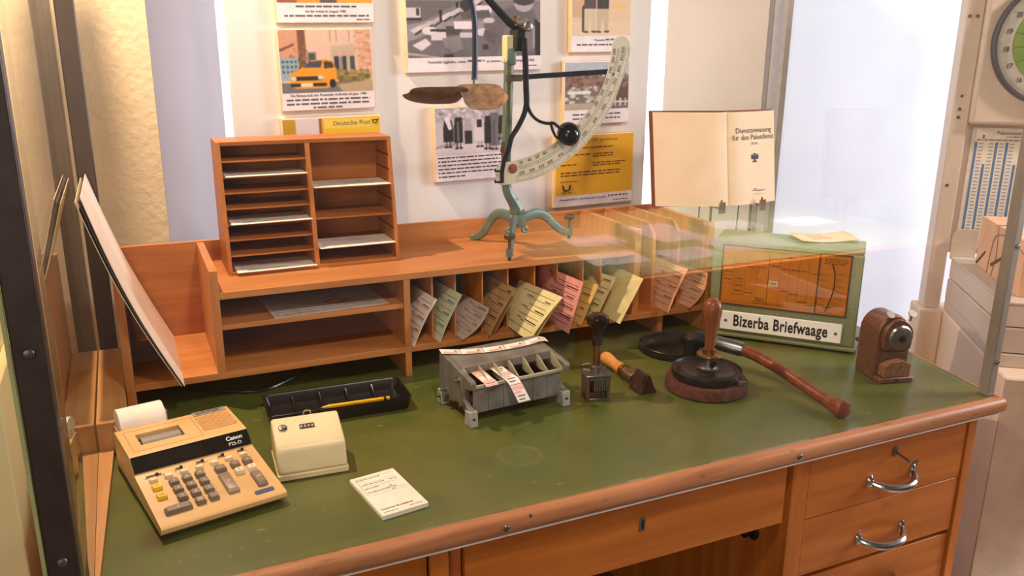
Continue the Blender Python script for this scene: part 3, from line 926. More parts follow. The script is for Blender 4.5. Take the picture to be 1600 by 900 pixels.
YF, YB = 1.857, 2.176
hbx('side_panel', WZ, -0.052, -0.034, YF, YB, 0.0005, 0.3105)
hbx('back_panel', WX, -0.034, 1.453, 2.162, YB, 0.0005, 0.3135)
hbx('bottom_board', WX, -0.034, 1.453, YF, 2.162, 0.062, 0.078)
hbx('divider', WZ, 0.136, 0.153, YF, 2.162, 0.0782, 0.311)
hbx('top_board', WX, 0.1532, 1.2115, YF, 2.1618, 0.2455, 0.2615)
hbx('middle_shelf', WX, 0.1532, 0.568, 1.862, 2.1618, 0.174, 0.186)
hbx('divider', WZ, 0.5682, 0.584, YF, 2.1618, 0.0782, 0.2453)
hbx('leg', WZ, 0.568, 0.584, YF, 2.10, 0.0005, 0.0618)
hbx('leg', WZ, 1.32, 1.336, YF + 0.03, 2.10, 0.0005, 0.0618)
SLOT = [0.649, 0.709, 0.782, 0.852, 0.928, 0.994, 1.071, 1.126]
for x in SLOT:
    hbx('slot_divider', WZ, x - 0.002, x + 0.002, 1.885, 2.1618, 0.0782, 0.2453, 0)
hbx('divider', WZ, 1.2117, 1.231, YF, 2.1618, 0.0782, 0.3135)
MB().prism([(YF + 0.035 + HY, 0.0782), (2.1618 + HY, 0.0782), (2.1618 + HY, 0.3135), (1.93 + HY, 0.3135), (1.90 + HY, 0.285)], 1.296 + HX, 1.306 + HX, 'yz').obj('divider', WZ, hu)
MB().prism([(YF + 0.035 + HY, 0.0782), (2.1618 + HY, 0.0782), (2.1618 + HY, 0.3135), (1.93 + HY, 0.3135), (1.90 + HY, 0.285)], 1.380 + HX, 1.390 + HX, 'yz').obj('divider', WZ, hu)
hbx('side_panel', WZ, 1.453, 1.471, YF, YB, 0.0005, 0.3135)

# wooden filler block and rail by the left pane
bk = tag(MB().box(-0.1085, -0.0535, 1.70, 2.155, 0.0005, 0.068).obj('wood_block', BLOCK, bevel=0.002), 'pine block lying between the glass and the shelf unit', 'wood block')
rl = tag(MB().prism([(-0.1095, 1.22), (-0.104, 1.22), (-0.082, 1.695), (-0.1095, 1.695)], 0.0005, 0.012, 'xy').obj('wood_strip', BLOCK), 'narrow pine strip along the foot of the glass beside the calculator', 'wood strip')

# ---------------------------------------------------------------- cards in the slots


def card(label, mt, b, t, yf, depth, bend=0.0, twist=0.0, rows=6, ink=None, cat='card', group=None, red=False, name='form_card', blk=False, dy=0.0):
    """card leaning sideways in a slot: front lower corner b=(x,z), front upper corner t=(x,z), front at y=yf"""
    o = thing(name, label, cat, (b[0], yf + depth / 2, b[1]), 0, group)
    n = 8
    L = math.hypot(t[0] - b[0], t[1] - b[1])
    ex, ez = (t[0] - b[0]) / L, (t[1] - b[1]) / L
    nx, nz = -ez, ex

    def P(s, v, off=0.0):
        bow = bend * math.sin(math.pi * s) * (1 - v)
        tw = -twist * s * v
        return Vector((ex * L * s + nx * (bow + off) + tw, -depth / 2 + depth * v + dy * s * (1 - v), ez * L * s + nz * (bow + off)))
    grid = [[P(i / n, j / 4) for j in range(5)] for i in range(n + 1)]
    MB().sheet(grid, 0.0008).obj('paper', mt, o)
    if rows:
        pm = MB()

        def strip(s0, s1, v0, v1):
            pm.quad(P(s0, v0, 0.0007), P(s0, v1, 0.0007), P(s1, v1, 0.0007), P(s1, v0, 0.0007))
        rr = random.Random(int(b[0] * 1000))
        for k in range(rows):
            s = 0.08 + 0.84 * (k + 0.5) / rows
            v0 = rr.uniform(0.04, 0.10)
            strip(s, s + 0.008, v0, v0 + rr.uniform(0.4, 0.8))
            if k % 2:
                strip(s + 0.03, s + 0.052, v0, v0 + rr.uniform(0.12, 0.3))
                strip(s + 0.03, s + 0.045, 0.5, 0.5 + rr.uniform(0.1, 0.2))
        tag(pm.obj('printed_lines', ink or INKG, o, smooth=0, fix=False), kind='stuff')
    return o


GR = None
card('white form with red print leaning in the slot beside the open shelves', PAPER, (0.5855, 0.0795), (0.6455, 0.193), 1.842, 0.15, 0.004, 0.012, 7, INKR)
card('white card with a green band in the second slot', GREENP, (0.6525, 0.0795), (0.712, 0.196), 1.846, 0.15, 0.003, 0.016, 7, mat('ink_green', (90, 120, 84), 0.7))
card('greyish pink curled form drooping in the third slot', PAPER_G, (0.7125, 0.0795), (0.784, 0.153), 1.846, 0.15, -0.012, 0.014, 8, INKG)
card('brown printed card in the slot left of the cream form', BROWNP, (0.7855, 0.0795), (0.857, 0.196), 1.846, 0.15, 0.002, 0.016, 6, INK)
card('thin dark brown card tucked behind the brown card', mat('paper_umber', (150, 108, 60), 0.75), (0.800, 0.0795), (0.8545, 0.172), 1.850, 0.14, 0.0, 0.01, 0)
card('large cream form with black lines sticking far out of its slot', CREAMP, (0.856, 0.082), (0.946, 0.185), 1.762, 0.19, 0.004, 0.028, 7, INK)
card('yellowish form tucked behind the large cream form', OLIVEP, (0.885, 0.082), (0.945, 0.165), 1.780, 0.17, 0.002, 0.022, 4, INK)
card('pink form standing nearly upright with a boxed field', PINKP, (0.972, 0.082), (1.010, 0.214), 1.775, 0.20, 0.0, 0.022, 9, INK, dy=0.0)
card('olive yellow form leaning next to the pink form', OLIVEP, (1.036, 0.0795), (1.084, 0.184), 1.826, 0.16, 0.0, 0.022, 5, INK)
card('pale cream lined form left of the blank card', CREAMP, (1.087, 0.0795), (1.146, 0.194), 1.842, 0.15, 0.0, 0.028, 6, INK)
card('blank cream card with rounded corner leaning against the side panel', CREAMP, (1.136, 0.0795), (1.202, 0.196), 1.796, 0.19, 0.0, 0.0, 0)
card('folded beige card in the open bay right of the side panel', SALMONP, (1.309, 0.0795), (1.366, 0.198), 1.826, 0.17, 0.003, 0.004, 7, INKG)
card('curved salmon leaflet in the last bay by the letter scale', SALMONP, (1.3925, 0.0795), (1.446, 0.175), 1.842, 0.16, -0.018, 0.004, 8, INKG)

# form on the middle shelf
fm = thing('paper_form', 'large white form with a red lozenge on the middle shelf', 'form', (0.385, 1.868, 0.1865), R(3))
MB().box(-0.118, 0.152, 0.0, 0.18, 0.0, 0.0012).obj('paper', PAPER_G, fm)
fM = plane_M((0, 0, 0.0013), (1, 0, 0), (0, 1, 0))
bars(word_rows(-0.11, 0.145, 0.17, 9, 0.019, 0.003, rng, 0.5) + [(-0.06, -0.0592, 0.01, 0.17)], INKG, fm, fM)
lz = MB()
lz.prism([(0.01, 0.075), (0.045, 0.095), (0.08, 0.075), (0.045, 0.055)], 0.0013, 0.0017, 'xy')
lz.obj('red_lozenge', INKR, fm)
lz = MB()
lz.prism([(0.024, 0.075), (0.045, 0.086), (0.066, 0.075), (0.045, 0.064)], 0.0015, 0.0019, 'xy')
lz.obj('lozenge_field', PAPER_G, fm)

# ---------------------------------------------------------------- pigeonhole sorter
so = thing('pigeonhole_sorter', 'orange brown wooden pigeonhole sorter with two columns of shelves', 'sorter', (0.396, 2.07, 0.2616))
SW, SH = 0.206, 0.303
yb_, yt_, yk = -0.08, -0.028, 0.085


def yfront(z):
    return yb_ + (yt_ - yb_) * z / SH


def slab(name, x0, x1, m, ins=0.0):
    return MB().prism([(yb_ + ins, 0), (yt_ + ins, SH), (yk, SH), (yk, 0)], x0, x1, 'yz').obj(name, m, so, bevel=0.0008)


slab('side_panel', -SW, -SW + 0.009, SZ)
slab('side_panel', SW - 0.009, SW, SZ)
MB().prism([(yb_ + 0.001, 0.008), (yfront(SH - 0.009) + 0.001, SH - 0.009), (yk - 0.006, SH - 0.009), (yk - 0.006, 0.008)], -0.0055, 0.0055, 'yz').obj('centre_panel', SZ, so)
bx('top_panel', SX, so, -SW + 0.009, SW - 0.009, yt_, yk, SH - 0.009, SH, 0.0006)
bx('bottom_panel', SX, so, -SW + 0.009, SW - 0.009, yb_, yk, 0, 0.008, 0.0006)
bx('back_panel', SX, so, -SW + 0.009, SW - 0.009, yk - 0.005, yk, 0.008, SH - 0.009)
zs_ = [SH - 0.009 - (SH - 0.017) * k / 8 for k in range(9)]
for k in range(1, 8):
    z = zs_[k]
    bx('shelf', SX, so, -SW + 0.009, -0.0055, yfront(z) + 0.004, yk - 0.005, z - 0.002, z + 0.002)
for k in (3, 5, 7):
    z = zs_[k]
    bx('shelf', SX, so, 0.0055, SW - 0.009, yfront(z) + 0.004, yk - 0.005, z - 0.002, z + 0.002)
gm = MB()
for k in (1, 2, 4, 6):
    z = zs_[k]
    gm.box(SW - 0.0094, SW - 0.0088, yfront(z) + 0.001, yk - 0.01, z - 0.002, z + 0.002)
    gm.box(0.0054, 0.0060, yfront(z) + 0.001, yk - 0.01, z - 0.002, z + 0.002)
gm.obj('shelf_groove', mat('groove_dark', (84, 38, 16), 0.7), so)


def sheet_in(label, x0, x1, z, out, mt, sag=0.0, skew=0.0, lines=True):
    yf = yfront(z) - out
    o = thing('paper_sheet', label, 'paper', (0.396 + (x0 + x1) / 2, 2.07 + yf, 0.2616 + z), 0)
    w = (x1 - x0) / 2
    grid = []
    for i in range(9):
        u = -1 + i / 4.0
        row = []
        for j in range(5):
            v = j / 4.0
            row.append((u * w, v * 0.11 + skew * u * (1 - v), 0.0008 + sag * (1 - v) ** 2 * (0.3 + 0.7 * u * u)))
        grid.append(row)
    MB().sheet(grid, -0.0006).obj('paper', mt, o)
    if lines and sag > -0.002:
        bars(word_rows(-w + 0.012, w - 0.02, 0.085, 5, 0.016, 0.002, rng, 0.6), INKG, o, plane_M((0, 0, 0.0022), (1, 0, 0), (0, 1, 0)))
    return o


sheet_in('white sheet in the second pigeonhole from the top, left column', -0.192, -0.006, zs_[2] + 0.002, 0.010, PAPER, 0.0, 0.002)
sheet_in('white sheet in the fifth pigeonhole, left column of the sorter', -0.190, -0.004, zs_[5] + 0.002, 0.012, PAPER, 0.0, 0.002)
sheet_in('white sheet with a stub in the bottom pigeonhole, left column', -0.188, -0.003, 0.008, 0.014, PAPER, 0.0, 0.002)
sheet_in('white sheet on the upper shelf, right column of the sorter', 0.007, 0.196, zs_[3] + 0.002, 0.010, PAPER, 0.0, -0.002)
sheet_in('printed white sheet on the lowest shelf, right column of the sorter', 0.008, 0.196, zs_[7] + 0.002, 0.012, PAPER, 0.0, 0.001)

# ---------------------------------------------------------------- large folder leaning in the left bay
fo = thing('document_folder', 'large whitish cardboard folder leaning in the left bay of the shelf', 'folder', (0.062, 1.98, 0.0785))


def fpt(s, v, off):
    # s up the folder, v from front (0) to back (1)
    x = 0.0 - 0.150 * s - 0.020 * math.sin(math.pi * s) * 0.6
    z = 0.415 * s
    y = -0.175 + 0.345 * v - 0.012 * math.sin(math.pi * s) * (1 - v)
    return Vector((x - off * 0.94, y, z - off * 0.34))


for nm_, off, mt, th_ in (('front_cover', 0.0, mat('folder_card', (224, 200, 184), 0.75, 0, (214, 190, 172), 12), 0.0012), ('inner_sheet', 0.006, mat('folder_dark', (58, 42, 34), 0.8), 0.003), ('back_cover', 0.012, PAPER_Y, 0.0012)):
    sc_ = 1.0 if off == 0 else 0.985
    grid = [[fpt(i / 14 * sc_ + (0 if off == 0 else 0.006), j / 6, off * (0.4 + 0.6 * i / 14)) for j in range(7)] for i in range(15)]
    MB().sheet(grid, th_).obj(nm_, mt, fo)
pm = MB()
for s0, s1, v0, v1 in ((0.50, 0.66, 0.34, 0.36), (0.52, 0.62, 0.39, 0.41), (0.30, 0.36, 0.36, 0.38), (0.26, 0.30, 0.42, 0.44), (0.55, 0.63, 0.44, 0.455)):
    a_, b_2, c_, d_ = fpt(s0, v0, -0.0006), fpt(s0, v1, -0.0006), fpt(s1, v1, -0.0006), fpt(s1, v0, -0.0006)
    pm.quad(a_, b_2, c_, d_)
pm.obj('printed_lines', INKG, fo, smooth=0, fix=False)

# ================================================================ pendulum letter balance
BO = Vector((0.93, 1.99, 0.2616))
ba = thing('letter_balance', 'antique green pendulum letter balance with enamel arc on the shelf top', 'balance', BO)


def bl(x, y, z):
    return Vector((x, y, z)) - BO


# tripod
hub = MB().lathe([(0.010, 0.318), (0.019, 0.322), (0.023, 0.336), (0.023, 0.348), (0.017, 0.354), (0.021, 0.360), (0.021, 0.366), (0.013, 0.371)], 20, Matrix.Translation(bl(0.925, 1.99, 0)))
hub.obj('hub', SCGREEN, ba)


def leg(foot, screwed):
    fx, fy = foot
    d = Vector((fx - 0.925, fy - 1.99, 0))
    z0 = 0.2616
    fz = z0 + (0.020 if screwed else 0.008)
    pts = [(0.925 + d.x * s, 1.99 + d.y * s, z) for s, z in ((0.06, 0.337), (0.30, 0.348), (0.52, 0.338), (0.74, fz + 0.022), (0.90, fz + 0.004), (1.0, fz + 0.002))]
    pts = catmull([bl(*p) for p in pts], 4)
    n = len(pts)
    b = MB().tube(pts, [0.0155 - 0.006 * i / (n - 1) for i in range(n)], 8, flat=(0.62, 1.0))
    o = b.obj('leg', SCGREEN, ba)
    if screwed:
        s = MB().lathe([(0.0045, -0.020), (0.005, 0.0), (0.0042, 0.022), (0.0042, 0.034), (0.013, 0.036), (0.0145, 0.040), (0.0145, 0.046), (0.010, 0.050)], 16, Matrix.Translation(bl(fx, fy, fz + 0.0003)))
        s.obj('levelling_screw', mat('rusty_steel', (78, 60, 46), 0.45, 0.6, (110, 86, 62), 60), o)
        MB().lathe([(0.0095, -0.008), (0.0095, 0.011)], 14, Matrix.Translation(bl(fx, fy, fz))).obj('leg_eye', SCGREEN, o)
    else:
        MB().lathe([(0.010, -0.0078), (0.011, 0.006), (0.007, 0.010)], 14, Matrix.Translation(bl(fx, fy, fz))).obj('foot', SCGREEN, o)
    ch = MB()
    rr = random.Random(int(fx * 1000))
    for _ in range(12):
        i = rr.randrange(2, n - 1)
        p = pts[i] + Vector((rr.uniform(-0.003, 0.003), -0.0075, rr.uniform(-0.006, 0.010)))
        ch.lathe([(rr.uniform(0.001, 0.0026), 0), (0.0006, 0.0012)], 7, Matrix.Translation(p) @ Matrix.Rotation(R(90), 4, 'X'))
    return o


leg((0.857, 2.128), False)
leg((1.108, 2.035), True)
leg((0.851, 1.872), True)
for s in (-1, 1):
    cx = 0.915 + s * 0.022
    MB().tube([bl(cx + 0.008 * math.cos(a) * (1 - k * 0.03), 1.968, 0.316 + 0.008 * math.sin(a) * (1 - k * 0.03)) for k, a in enumerate([R(90) + s * -k * R(26) for k in range(18)])], 0.0042, 6).obj('scroll', SCGREEN, ba)
# column
cp = catmull([bl(0.924, 1.985, 0.366), bl(0.914, 1.984, 0.385), bl(0.896, 1.983, 0.415), bl(0.889, 1.982, 0.450), bl(0.8895, 1.982, 0.52), bl(0.893, 1.982, 0.64), bl(0.8965, 1.982, 0.75)], 5)
n = len(cp)
co_ = MB().tube(cp, [0.019 - 0.006 * min(1, i / (n * 0.4)) for i in range(n)], 8)
col = co_.obj('column', SCGREEN, ba)
bx('column_rib', mat('olive_paint', (96, 98, 44), 0.45, 0.1, (80, 84, 40), 40), col, *[a - b for a, b in ((0.886, BO.x), (0.8935, BO.x), (1.9655, BO.y), (1.972, BO.y), (0.45, BO.z), (0.748, BO.z))], 0.001, None)
bx('column_cap', mat('blue_grey_paint', (96, 118, 112), 0.42, 0.1), ba, 0.8875 - BO.x, 0.9075 - BO.x, 1.962 - BO.y, 1.998 - BO.y, 0.735 - BO.z, 0.775 - BO.z, 0.004)
bx('yoke', mat('cream_paint', (206, 196, 150), 0.45), ba, 0.884 - BO.x, 0.905 - BO.x, 1.972 - BO.y, 2.0 - BO.y, 0.74 - BO.z, 0.806 - BO.z, 0.003)
bx('bearing_block', BLACKIR, ba, 0.902 - BO.x, 0.926 - BO.x, 1.950 - BO.y, 1.995 - BO.y, 0.768 - BO.z, 0.820 - BO.z, 0.002)
MB().lathe([(0.006, 0), (0.006, 0.01), (0.011, 0.011), (0.011, 0.015), (0.004, 0.017), (0.004, 0.030), (0.008, 0.031), (0.008, 0.034)], 14, Matrix.Translation(bl(0.912, 1.978, 0.818))).obj('adjusting_screw', BRASS, ba)
MB().lathe([(0.012, -0.02), (0.012, 0.022), (0.008, 0.024)], 16, Matrix.Translation(bl(0.926, 1.958, 0.826)) @ Matrix.Rotation(R(90), 4, 'X')).obj('pivot', STEEL, ba)
# beam, hanger and pan
bm_ = catmull([bl(0.932, 1.975, 0.822), bl(0.905, 1.975, 0.828), bl(0.872, 1.975, 0.856), bl(0.836, 1.975, 0.89), bl(0.805, 1.975, 0.928), bl(0.785, 1.975, 0.940)], 4)
MB().tube(bm_, [0.011 - 0.003 * i / (len(bm_) - 1) for i in range(len(bm_))], 8, flat=(0.6, 1)).obj('beam', BLACKIR, ba)
hg = catmull([bl(0.785, 1.975, 0.940), bl(0.787, 1.975, 0.905), bl(0.797, 1.975, 0.865), bl(0.8015, 1.975, 0.83), bl(0.8015, 1.975, 0.74), bl(0.7995, 1.975, 0.70)], 4)
MB().tube(hg, 0.0075, 8, flat=(1, 0.35)).obj('hanger', mat('blue_steel', (58, 60, 70), 0.35, 0.6), ba)
MB().tube([bl(0.7995, 1.975, 0.702), bl(0.7995, 1.975, 0.688)], 0.004, 8).obj('hanger_hook', DARKST, ba)


def pan_leaf(nm_, m, cx, hw, zc, ht, hb, eb, shear, yf):
    """sheet-metal leaf of the pan: straight rounded top, bellied lower edge, dished in depth"""
    grid = []
    for i in range(25):
        u = math.sin(math.pi / 2 * (-1 + i / 12.0))
        t_ = zc + ht * (0.30 + 0.70 * max(0.0, 1 - abs(u) ** 5) ** 0.5)
        b_ = zc - hb * (0.22 + 0.78 * max(0.0, 1 - abs(u) ** eb) ** 0.5)
        row = []
        for j in range(9):
            v = j / 8
            row.append(bl(cx + hw * u + shear * v * (1 - u * u), yf(u, v), t_ + (b_ - t_) * v))
        grid.append(row)
    return MB().sheet(grid, 0.002).obj(nm_, m, ba)


pan_leaf('pan_trough', RUSTD, 0.697, 0.074, 0.6735, 0.0135, 0.0285, 3.0, 0.022, lambda u, v: 1.930 + 0.055 * v ** 1.8 + 0.01 * u * u)
pan_leaf('pan_leaf', RUST, 0.8055, 0.0595, 0.6735, 0.0155, 0.043, 2.6, 0.0, lambda u, v: 1.925 + 0.05 * (1 - v) ** 1.6 - 0.012 * u * u)
# graduated arc
inn = catmull([(0.868, 0, 0.4965), (0.905, 0, 0.4985), (0.952, 0, 0.510), (0.9967, 0, 0.5275), (1.068, 0, 0.572), (1.1267, 0, 0.631), (1.160, 0, 0.690), (1.1767, 0, 0.745), (1.181, 0, 0.785)], 5)
out_ = catmull([(0.868, 0, 0.4385), (0.9056, 0, 0.4406), (0.972, 0, 0.452), (1.0354, 0, 0.4789), (1.112, 0, 0.535), (1.1762, 0, 0.6132), (1.212, 0, 0.688), (1.2348, 0, 0.760), (1.233, 0, 0.785)], 5)
m_ = len(inn)
ap = MB()
e0 = [(0.868 - 0.016 * math.sin(R(a)), 0.4675 + 0.029 * math.cos(R(a))) for a in range(180, 0, -20)][1:]
e1 = [(1.207 - 0.026 * math.cos(R(a)), 0.787 + 0.020 * math.sin(R(a))) for a in range(0, 181, 20)][1:-1]
poly = [(p.x, p.z) for p in inn] + e1 + [(p.x, p.z) for p in reversed(out_)] + [(x, z) for x, z in e0]
ap.prism([(x - BO.x, z - BO.z) for x, z in poly], 1.9615 - BO.y, 1.9645 - BO.y)
arc = ap.obj('graduated_arc', ARCP, ba)
tk = MB()


def arc_pt(i, w):
    return inn[i].lerp(out_[i], w)


def arc_f(f, w):
    k = f * (m_ - 1)
    i = min(int(k), m_ - 2)
    return arc_pt(i, w).lerp(arc_pt(i + 1, w), k - i)


def tquad(p, q, hw):
    p, q = Vector((p.x, 0, p.z)), Vector((q.x, 0, q.z))
    d = (q - p).normalized()
    s = Vector((-d.z, 0, d.x)) * hw
    y = 1.9613
    vs = [p + s, p - s, q - s, q + s]
    tk._add([bl(a.x, y, a.z) for a in vs], [(0, 1, 2, 3)])


for w in (0.30, 0.40, 0.70, 0.93):
    f = 0.14
    while f < 0.955:
        tquad(arc_f(f, w), arc_f(min(f + 0.015, 0.96), w), 0.00045)
        f += 0.015
for k in range(58):
    f = 0.14 + 0.815 * k / 57
    tquad(arc_f(f, 0.30), arc_f(f, 0.36 if k % 5 else 0.40), 0.0004)
    tquad(arc_f(f, 0.70), arc_f(f, 0.76 if k % 5 else 0.93), 0.0004)
    tquad(arc_f(f, 0.02), arc_f(f, 0.05), 0.0004)
tk.obj('graduation', INKG, arc, smooth=0, fix=False)
for k in range(14):
    f = 0.17 + 0.76 * k / 13
    p, q = arc_f(f, 0.2), arc_f(f + 0.01, 0.2)
    d = (q - p).normalized()
    text(str(k * 20 + 20), 0.0115, INK, arc, plane_M(bl(p.x, 1.9612, p.z), (d.x, 0, d.z), (-d.z, 0, d.x)), name='numeral', align='CENTER')
    p = arc_f(f, 0.66)
    text(str(k * 50 + 250), 0.0115, INK, arc, plane_M(bl(p.x, 1.9612, p.z), (d.x, 0, d.z), (-d.z, 0, d.x)), name='numeral', align='CENTER')
MB().lathe([(0.0125, 0), (0.0120, 0.002), (0.008, 0.003)], 18, Matrix.Translation(bl(0.899, 1.9615, 0.479)) @ Matrix.Rotation(R(90), 4, 'X')).obj('red_seal', SEAL, arc)
MB().lathe([(0.0035, 0), (0.003, 0.002)], 10, Matrix.Translation(bl(1.187, 1.9615, 0.712)) @ Matrix.Rotation(R(90), 4, 'X')).obj('rivet', DARKST, arc)
MB().prism([(0.9035 - BO.x, 0.6985 - BO.z), (1.192 - BO.x, 0.712 - BO.z), (1.192 - BO.x, 0.7255 - BO.z), (0.9035 - BO.x, 0.711 - BO.z)], 1.965 - BO.y, 1.970 - BO.y).obj('arc_stay', BLACKIR, ba, bevel=0.001)
bx('stay_clamp', DARKST, ba, 0.8785 - BO.x, 0.922 - BO.x, 1.9575 - BO.y, 1.9645 - BO.y, 0.696 - BO.z, 0.7125 - BO.z, 0.001)
# pointer with counterweight
Yp = 1.945
stem = catmull([bl(0.920, Yp, 0.80), bl(0.924, Yp, 0.74), bl(0.926, Yp, 0.69), bl(0.9285, Yp, 0.645), bl(0.927, Yp, 0.632)], 4)
ptr = MB().tube(stem, 0.0082, 8, flat=(1, 0.6))
lb = catmull([bl(0.928, Yp, 0.645), bl(0.922, Yp, 0.617), bl(0.905, Yp, 0.585), bl(0.888, Yp, 0.560), bl(0.880, Yp, 0.530), bl(0.868, Yp, 0.503), bl(0.8625, Yp, 0.478), bl(0.862, Yp, 0.447)], 4)
ptr.tube(lb, [0.0075 - 0.002 * i / (len(lb) - 1) for i in range(len(lb))], 8, flat=(1, 0.6))
rb = catmull([bl(0.928, Yp, 0.645), bl(0.940, Yp, 0.618), bl(0.960, Yp, 0.600), bl(0.985, Yp, 0.592), bl(1.004, Yp, 0.592), bl(1.022, Yp, 0.580), bl(1.036, Yp, 0.570)], 4)
ptr.tube(rb, 0.0070, 8, flat=(1, 0.6))
rb = catmull([bl(0.998, Yp, 0.588), bl(1.004, Yp, 0.572), bl(1.014, Yp, 0.556), bl(1.030, Yp, 0.548)], 4)
ptr.tube(rb, 0.0055, 8, flat=(1, 0.6))
for z in (0.449, 0.4765):
    ptr.tube([bl(0.864, Yp, z), bl(0.842, Yp, z + 0.001)], 0.0028, 6)
    ptr.tube([bl(0.844, Yp, z), bl(0.842, Yp, z + 0.007)], 0.0022, 6)
ptr.obj('pointer', BLACKIR, ba)
MB().lathe([(0.031 * math.sin(R(a)) + 0.0005, -0.031 * math.cos(R(a)) * 0.86) for a in range(0, 181, 15)], 22, Matrix.Translation(bl(1.050, Yp, 0.563)) @ Matrix.Rotation(R(65), 4, 'X')).obj('counterweight', mat('glossy_black', (16, 15, 17), 0.16, 0.2), ba)
hk = MB().tube([bl(0.876, 1.958, 0.548), bl(0.8755, 1.958, 0.70), bl(0.880, 1.962, 0.705)], 0.0008, 5)
hk.tube([bl(0.876, 1.958, 0.548), bl(0.866, 1.958, 0.546), bl(0.866, 1.958, 0.538)], 0.0016, 5)
hk.obj('plumb_wire', DARKST, ba)
MB().lathe([(0.0006, -0.012), (0.006, 0.004), (0.005, 0.012), (0.0015, 0.015)], 12, Matrix.Translation(bl(0.868, 1.957, 0.523))).obj('plumb_bob', SEAL, ba)

# ================================================================ letter scale with chart window
SC = Vector((1.456, 1.81, 0.0))
sr = R(-47.5)
ls = thing('desk_letter_scale', 'green hammered metal letter scale with orange chart window and nameplate', 'scale', SC, sr)
bd = MB().prism([(0.0, 0.016), (0.188, 0.016), (0.188, 0.262), (0.180, 0.270), (0.012, 0.272), (0.004, 0.268), (0.0, 0.262)], -0.018, 0.368, 'yz')
bd.obj('housing', BIZ, ls, bevel=0.003)
bx('base_plate', BIZ, ls, -0.024, 0.375, -0.014, 0.192, 0.0065, 0.0165, 0.003)
for fx in (0.01, 0.35):
    for fy in (0.02, 0.17):
        MB().lathe([(0.012, 0.0005), (0.012, 0.007)], 14, Matrix.Translation((fx, fy, 0))).obj('rubber_foot', BLACKPL, ls)
wf = MB()
for a in ((0.008, 0.340, 0.096, 0.100), (0.008, 0.340, 0.262, 0.265), (0.008, 0.012, 0.100, 0.262), (0.336, 0.340, 0.100, 0.262), (0.2585, 0.2625, 0.100, 0.262)):
    wf.box(a[0], a[1], -0.003, 0.0008, a[2], a[3])
wf.obj('window_frame', mat('dark_window_frame', (70, 52, 22), 0.5), ls)
ch = bx('chart', ORANGE, ls, 0.012, 0.2585, -0.0012, 0.0005, 0.100, 0.262)
chM = plane_M((0, -0.0013, 0), (1, 0, 0), (0, 0, 1))
ln = []
for x in (0.043, 0.073, 0.103, 0.134, 0.163, 0.187, 0.211, 0.235):
    ln.append((x, x + 0.0006, 0.108 if x > 0.1 else 0.125, 0.232 if x < 0.13 else 0.250))
for x, z in ((0.013, 0.205), (0.013, 0.180), (0.043, 0.165), (0.043, 0.128), (0.073, 0.145), (0.103, 0.116), (0.134, 0.170), (0.163, 0.158), (0.187, 0.150), (0.211, 0.128), (0.235, 0.118), (0.013, 0.155), (0.073, 0.215), (0.134, 0.228), (0.134, 0.236)):
    ln.append((x, x + 0.030, z, z + 0.0006))
ln += [(0.133, 0.1342, 0.108, 0.252), (0.013, 0.257, 0.2525, 0.2532), (0.013, 0.09, 0.106, 0.1065), (0.09, 0.25, 0.1065, 0.107)]
for x, z in ((0.016, 0.192), (0.016, 0.170), (0.047, 0.174), (0.047, 0.155), (0.047, 0.140), (0.076, 0.137), (0.106, 0.124), (0.106, 0.118), (0.168, 0.152), (0.192, 0.146), (0.215, 0.126), (0.239, 0.120), (0.076, 0.210), (0.106, 0.212), (0.140, 0.218), (0.168, 0.212), (0.192, 0.212), (0.216, 0.212), (0.240, 0.208), (0.18, 0.244)):
    ln += word_rows(x, x + 0.021, z, 1, 0.004, 0.0026, rng, 0.0)
ln += [(0.018 + 0.0035 * k, 0.020 + 0.0035 * k, 0.255, 0.2575) for k in range(30, 62)]
ln += word_rows(0.095, 0.21, 0.1125, 2, 0.0038, 0.0014, rng, 0.3)
bars(ln, mat('chart_ink', (88, 50, 14), 0.6), ch, chM, 'chart_lines', 0.0002)
bars([(0.136, 0.161, 0.160, 0.176)], PAPER_Y, ch, chM, 'chart_field', 0.0003)
bars(word_rows(0.143, 0.155, 0.170, 1, 0.004, 0.003, rng, 0.0), INK, ch, plane_M((0, -0.0018, 0), (1, 0, 0), (0, 0, 1)), 'chart_mark')
dlp = bx('weight_dial', ORANGE, ls, 0.2625, 0.336, -0.0012, 0.0005, 0.100, 0.262)
sl = MB()
sp = catmull([(0.292, -0.0025, 0.238), (0.300, -0.0025, 0.215), (0.3015, -0.0025, 0.180), (0.298, -0.0025, 0.150), (0.291, -0.0025, 0.124), (0.286, -0.0025, 0.108)], 4)
sl.tube(sp, 0.0032, 8, flat=(1, 0.4))
sl.obj('pointer_slot', mat('slot_dark', (46, 24, 12), 0.5), dlp)
MB().tube([(0.281, -0.003, 0.119), (0.304, -0.003, 0.121)], 0.0009, 6).obj('pointer', INK, dlp)
for k, (a_, b_) in enumerate((('500 g', '1000 g'), ('400 g', '750 g'), ('250 g', '500 g'), ('100 g', '250 g'), ('50 g', '100 g'), ('20 g', '50 g'))):
    z = 0.205 - k * 0.0165
    text(a_, 0.0085, INKB, dlp, plane_M((0.2835 if k < 3 else 0.2815, -0.0014, z), (1, 0, 0), (0, 0, 1)), name='numeral', align='RIGHT')
    text(b_, 0.0085, INKB, dlp, plane_M((0.306 if k < 3 else 0.304, -0.0014, z + 0.004), (1, 0, 0), (0, 0, 1)), name='numeral')
bars(word_rows(0.272, 0.330, 0.252, 3, 0.006, 0.003, rng, 0.1) + word_rows(0.268, 0.31, 0.1045, 1, 0.006, 0.002, rng, 0.1), INKB, dlp, chM, 'dial_lines', 0.0002)
bx('window_glass', CLEAR, ls, 0.012, 0.336, -0.0042, -0.0034, 0.100, 0.262)
npl = MB().box(0.016, 0.334, -0.0055, -0.0002, 0.024, 0.078).obj('nameplate', ENAMEL, ls, bevel=0.002)
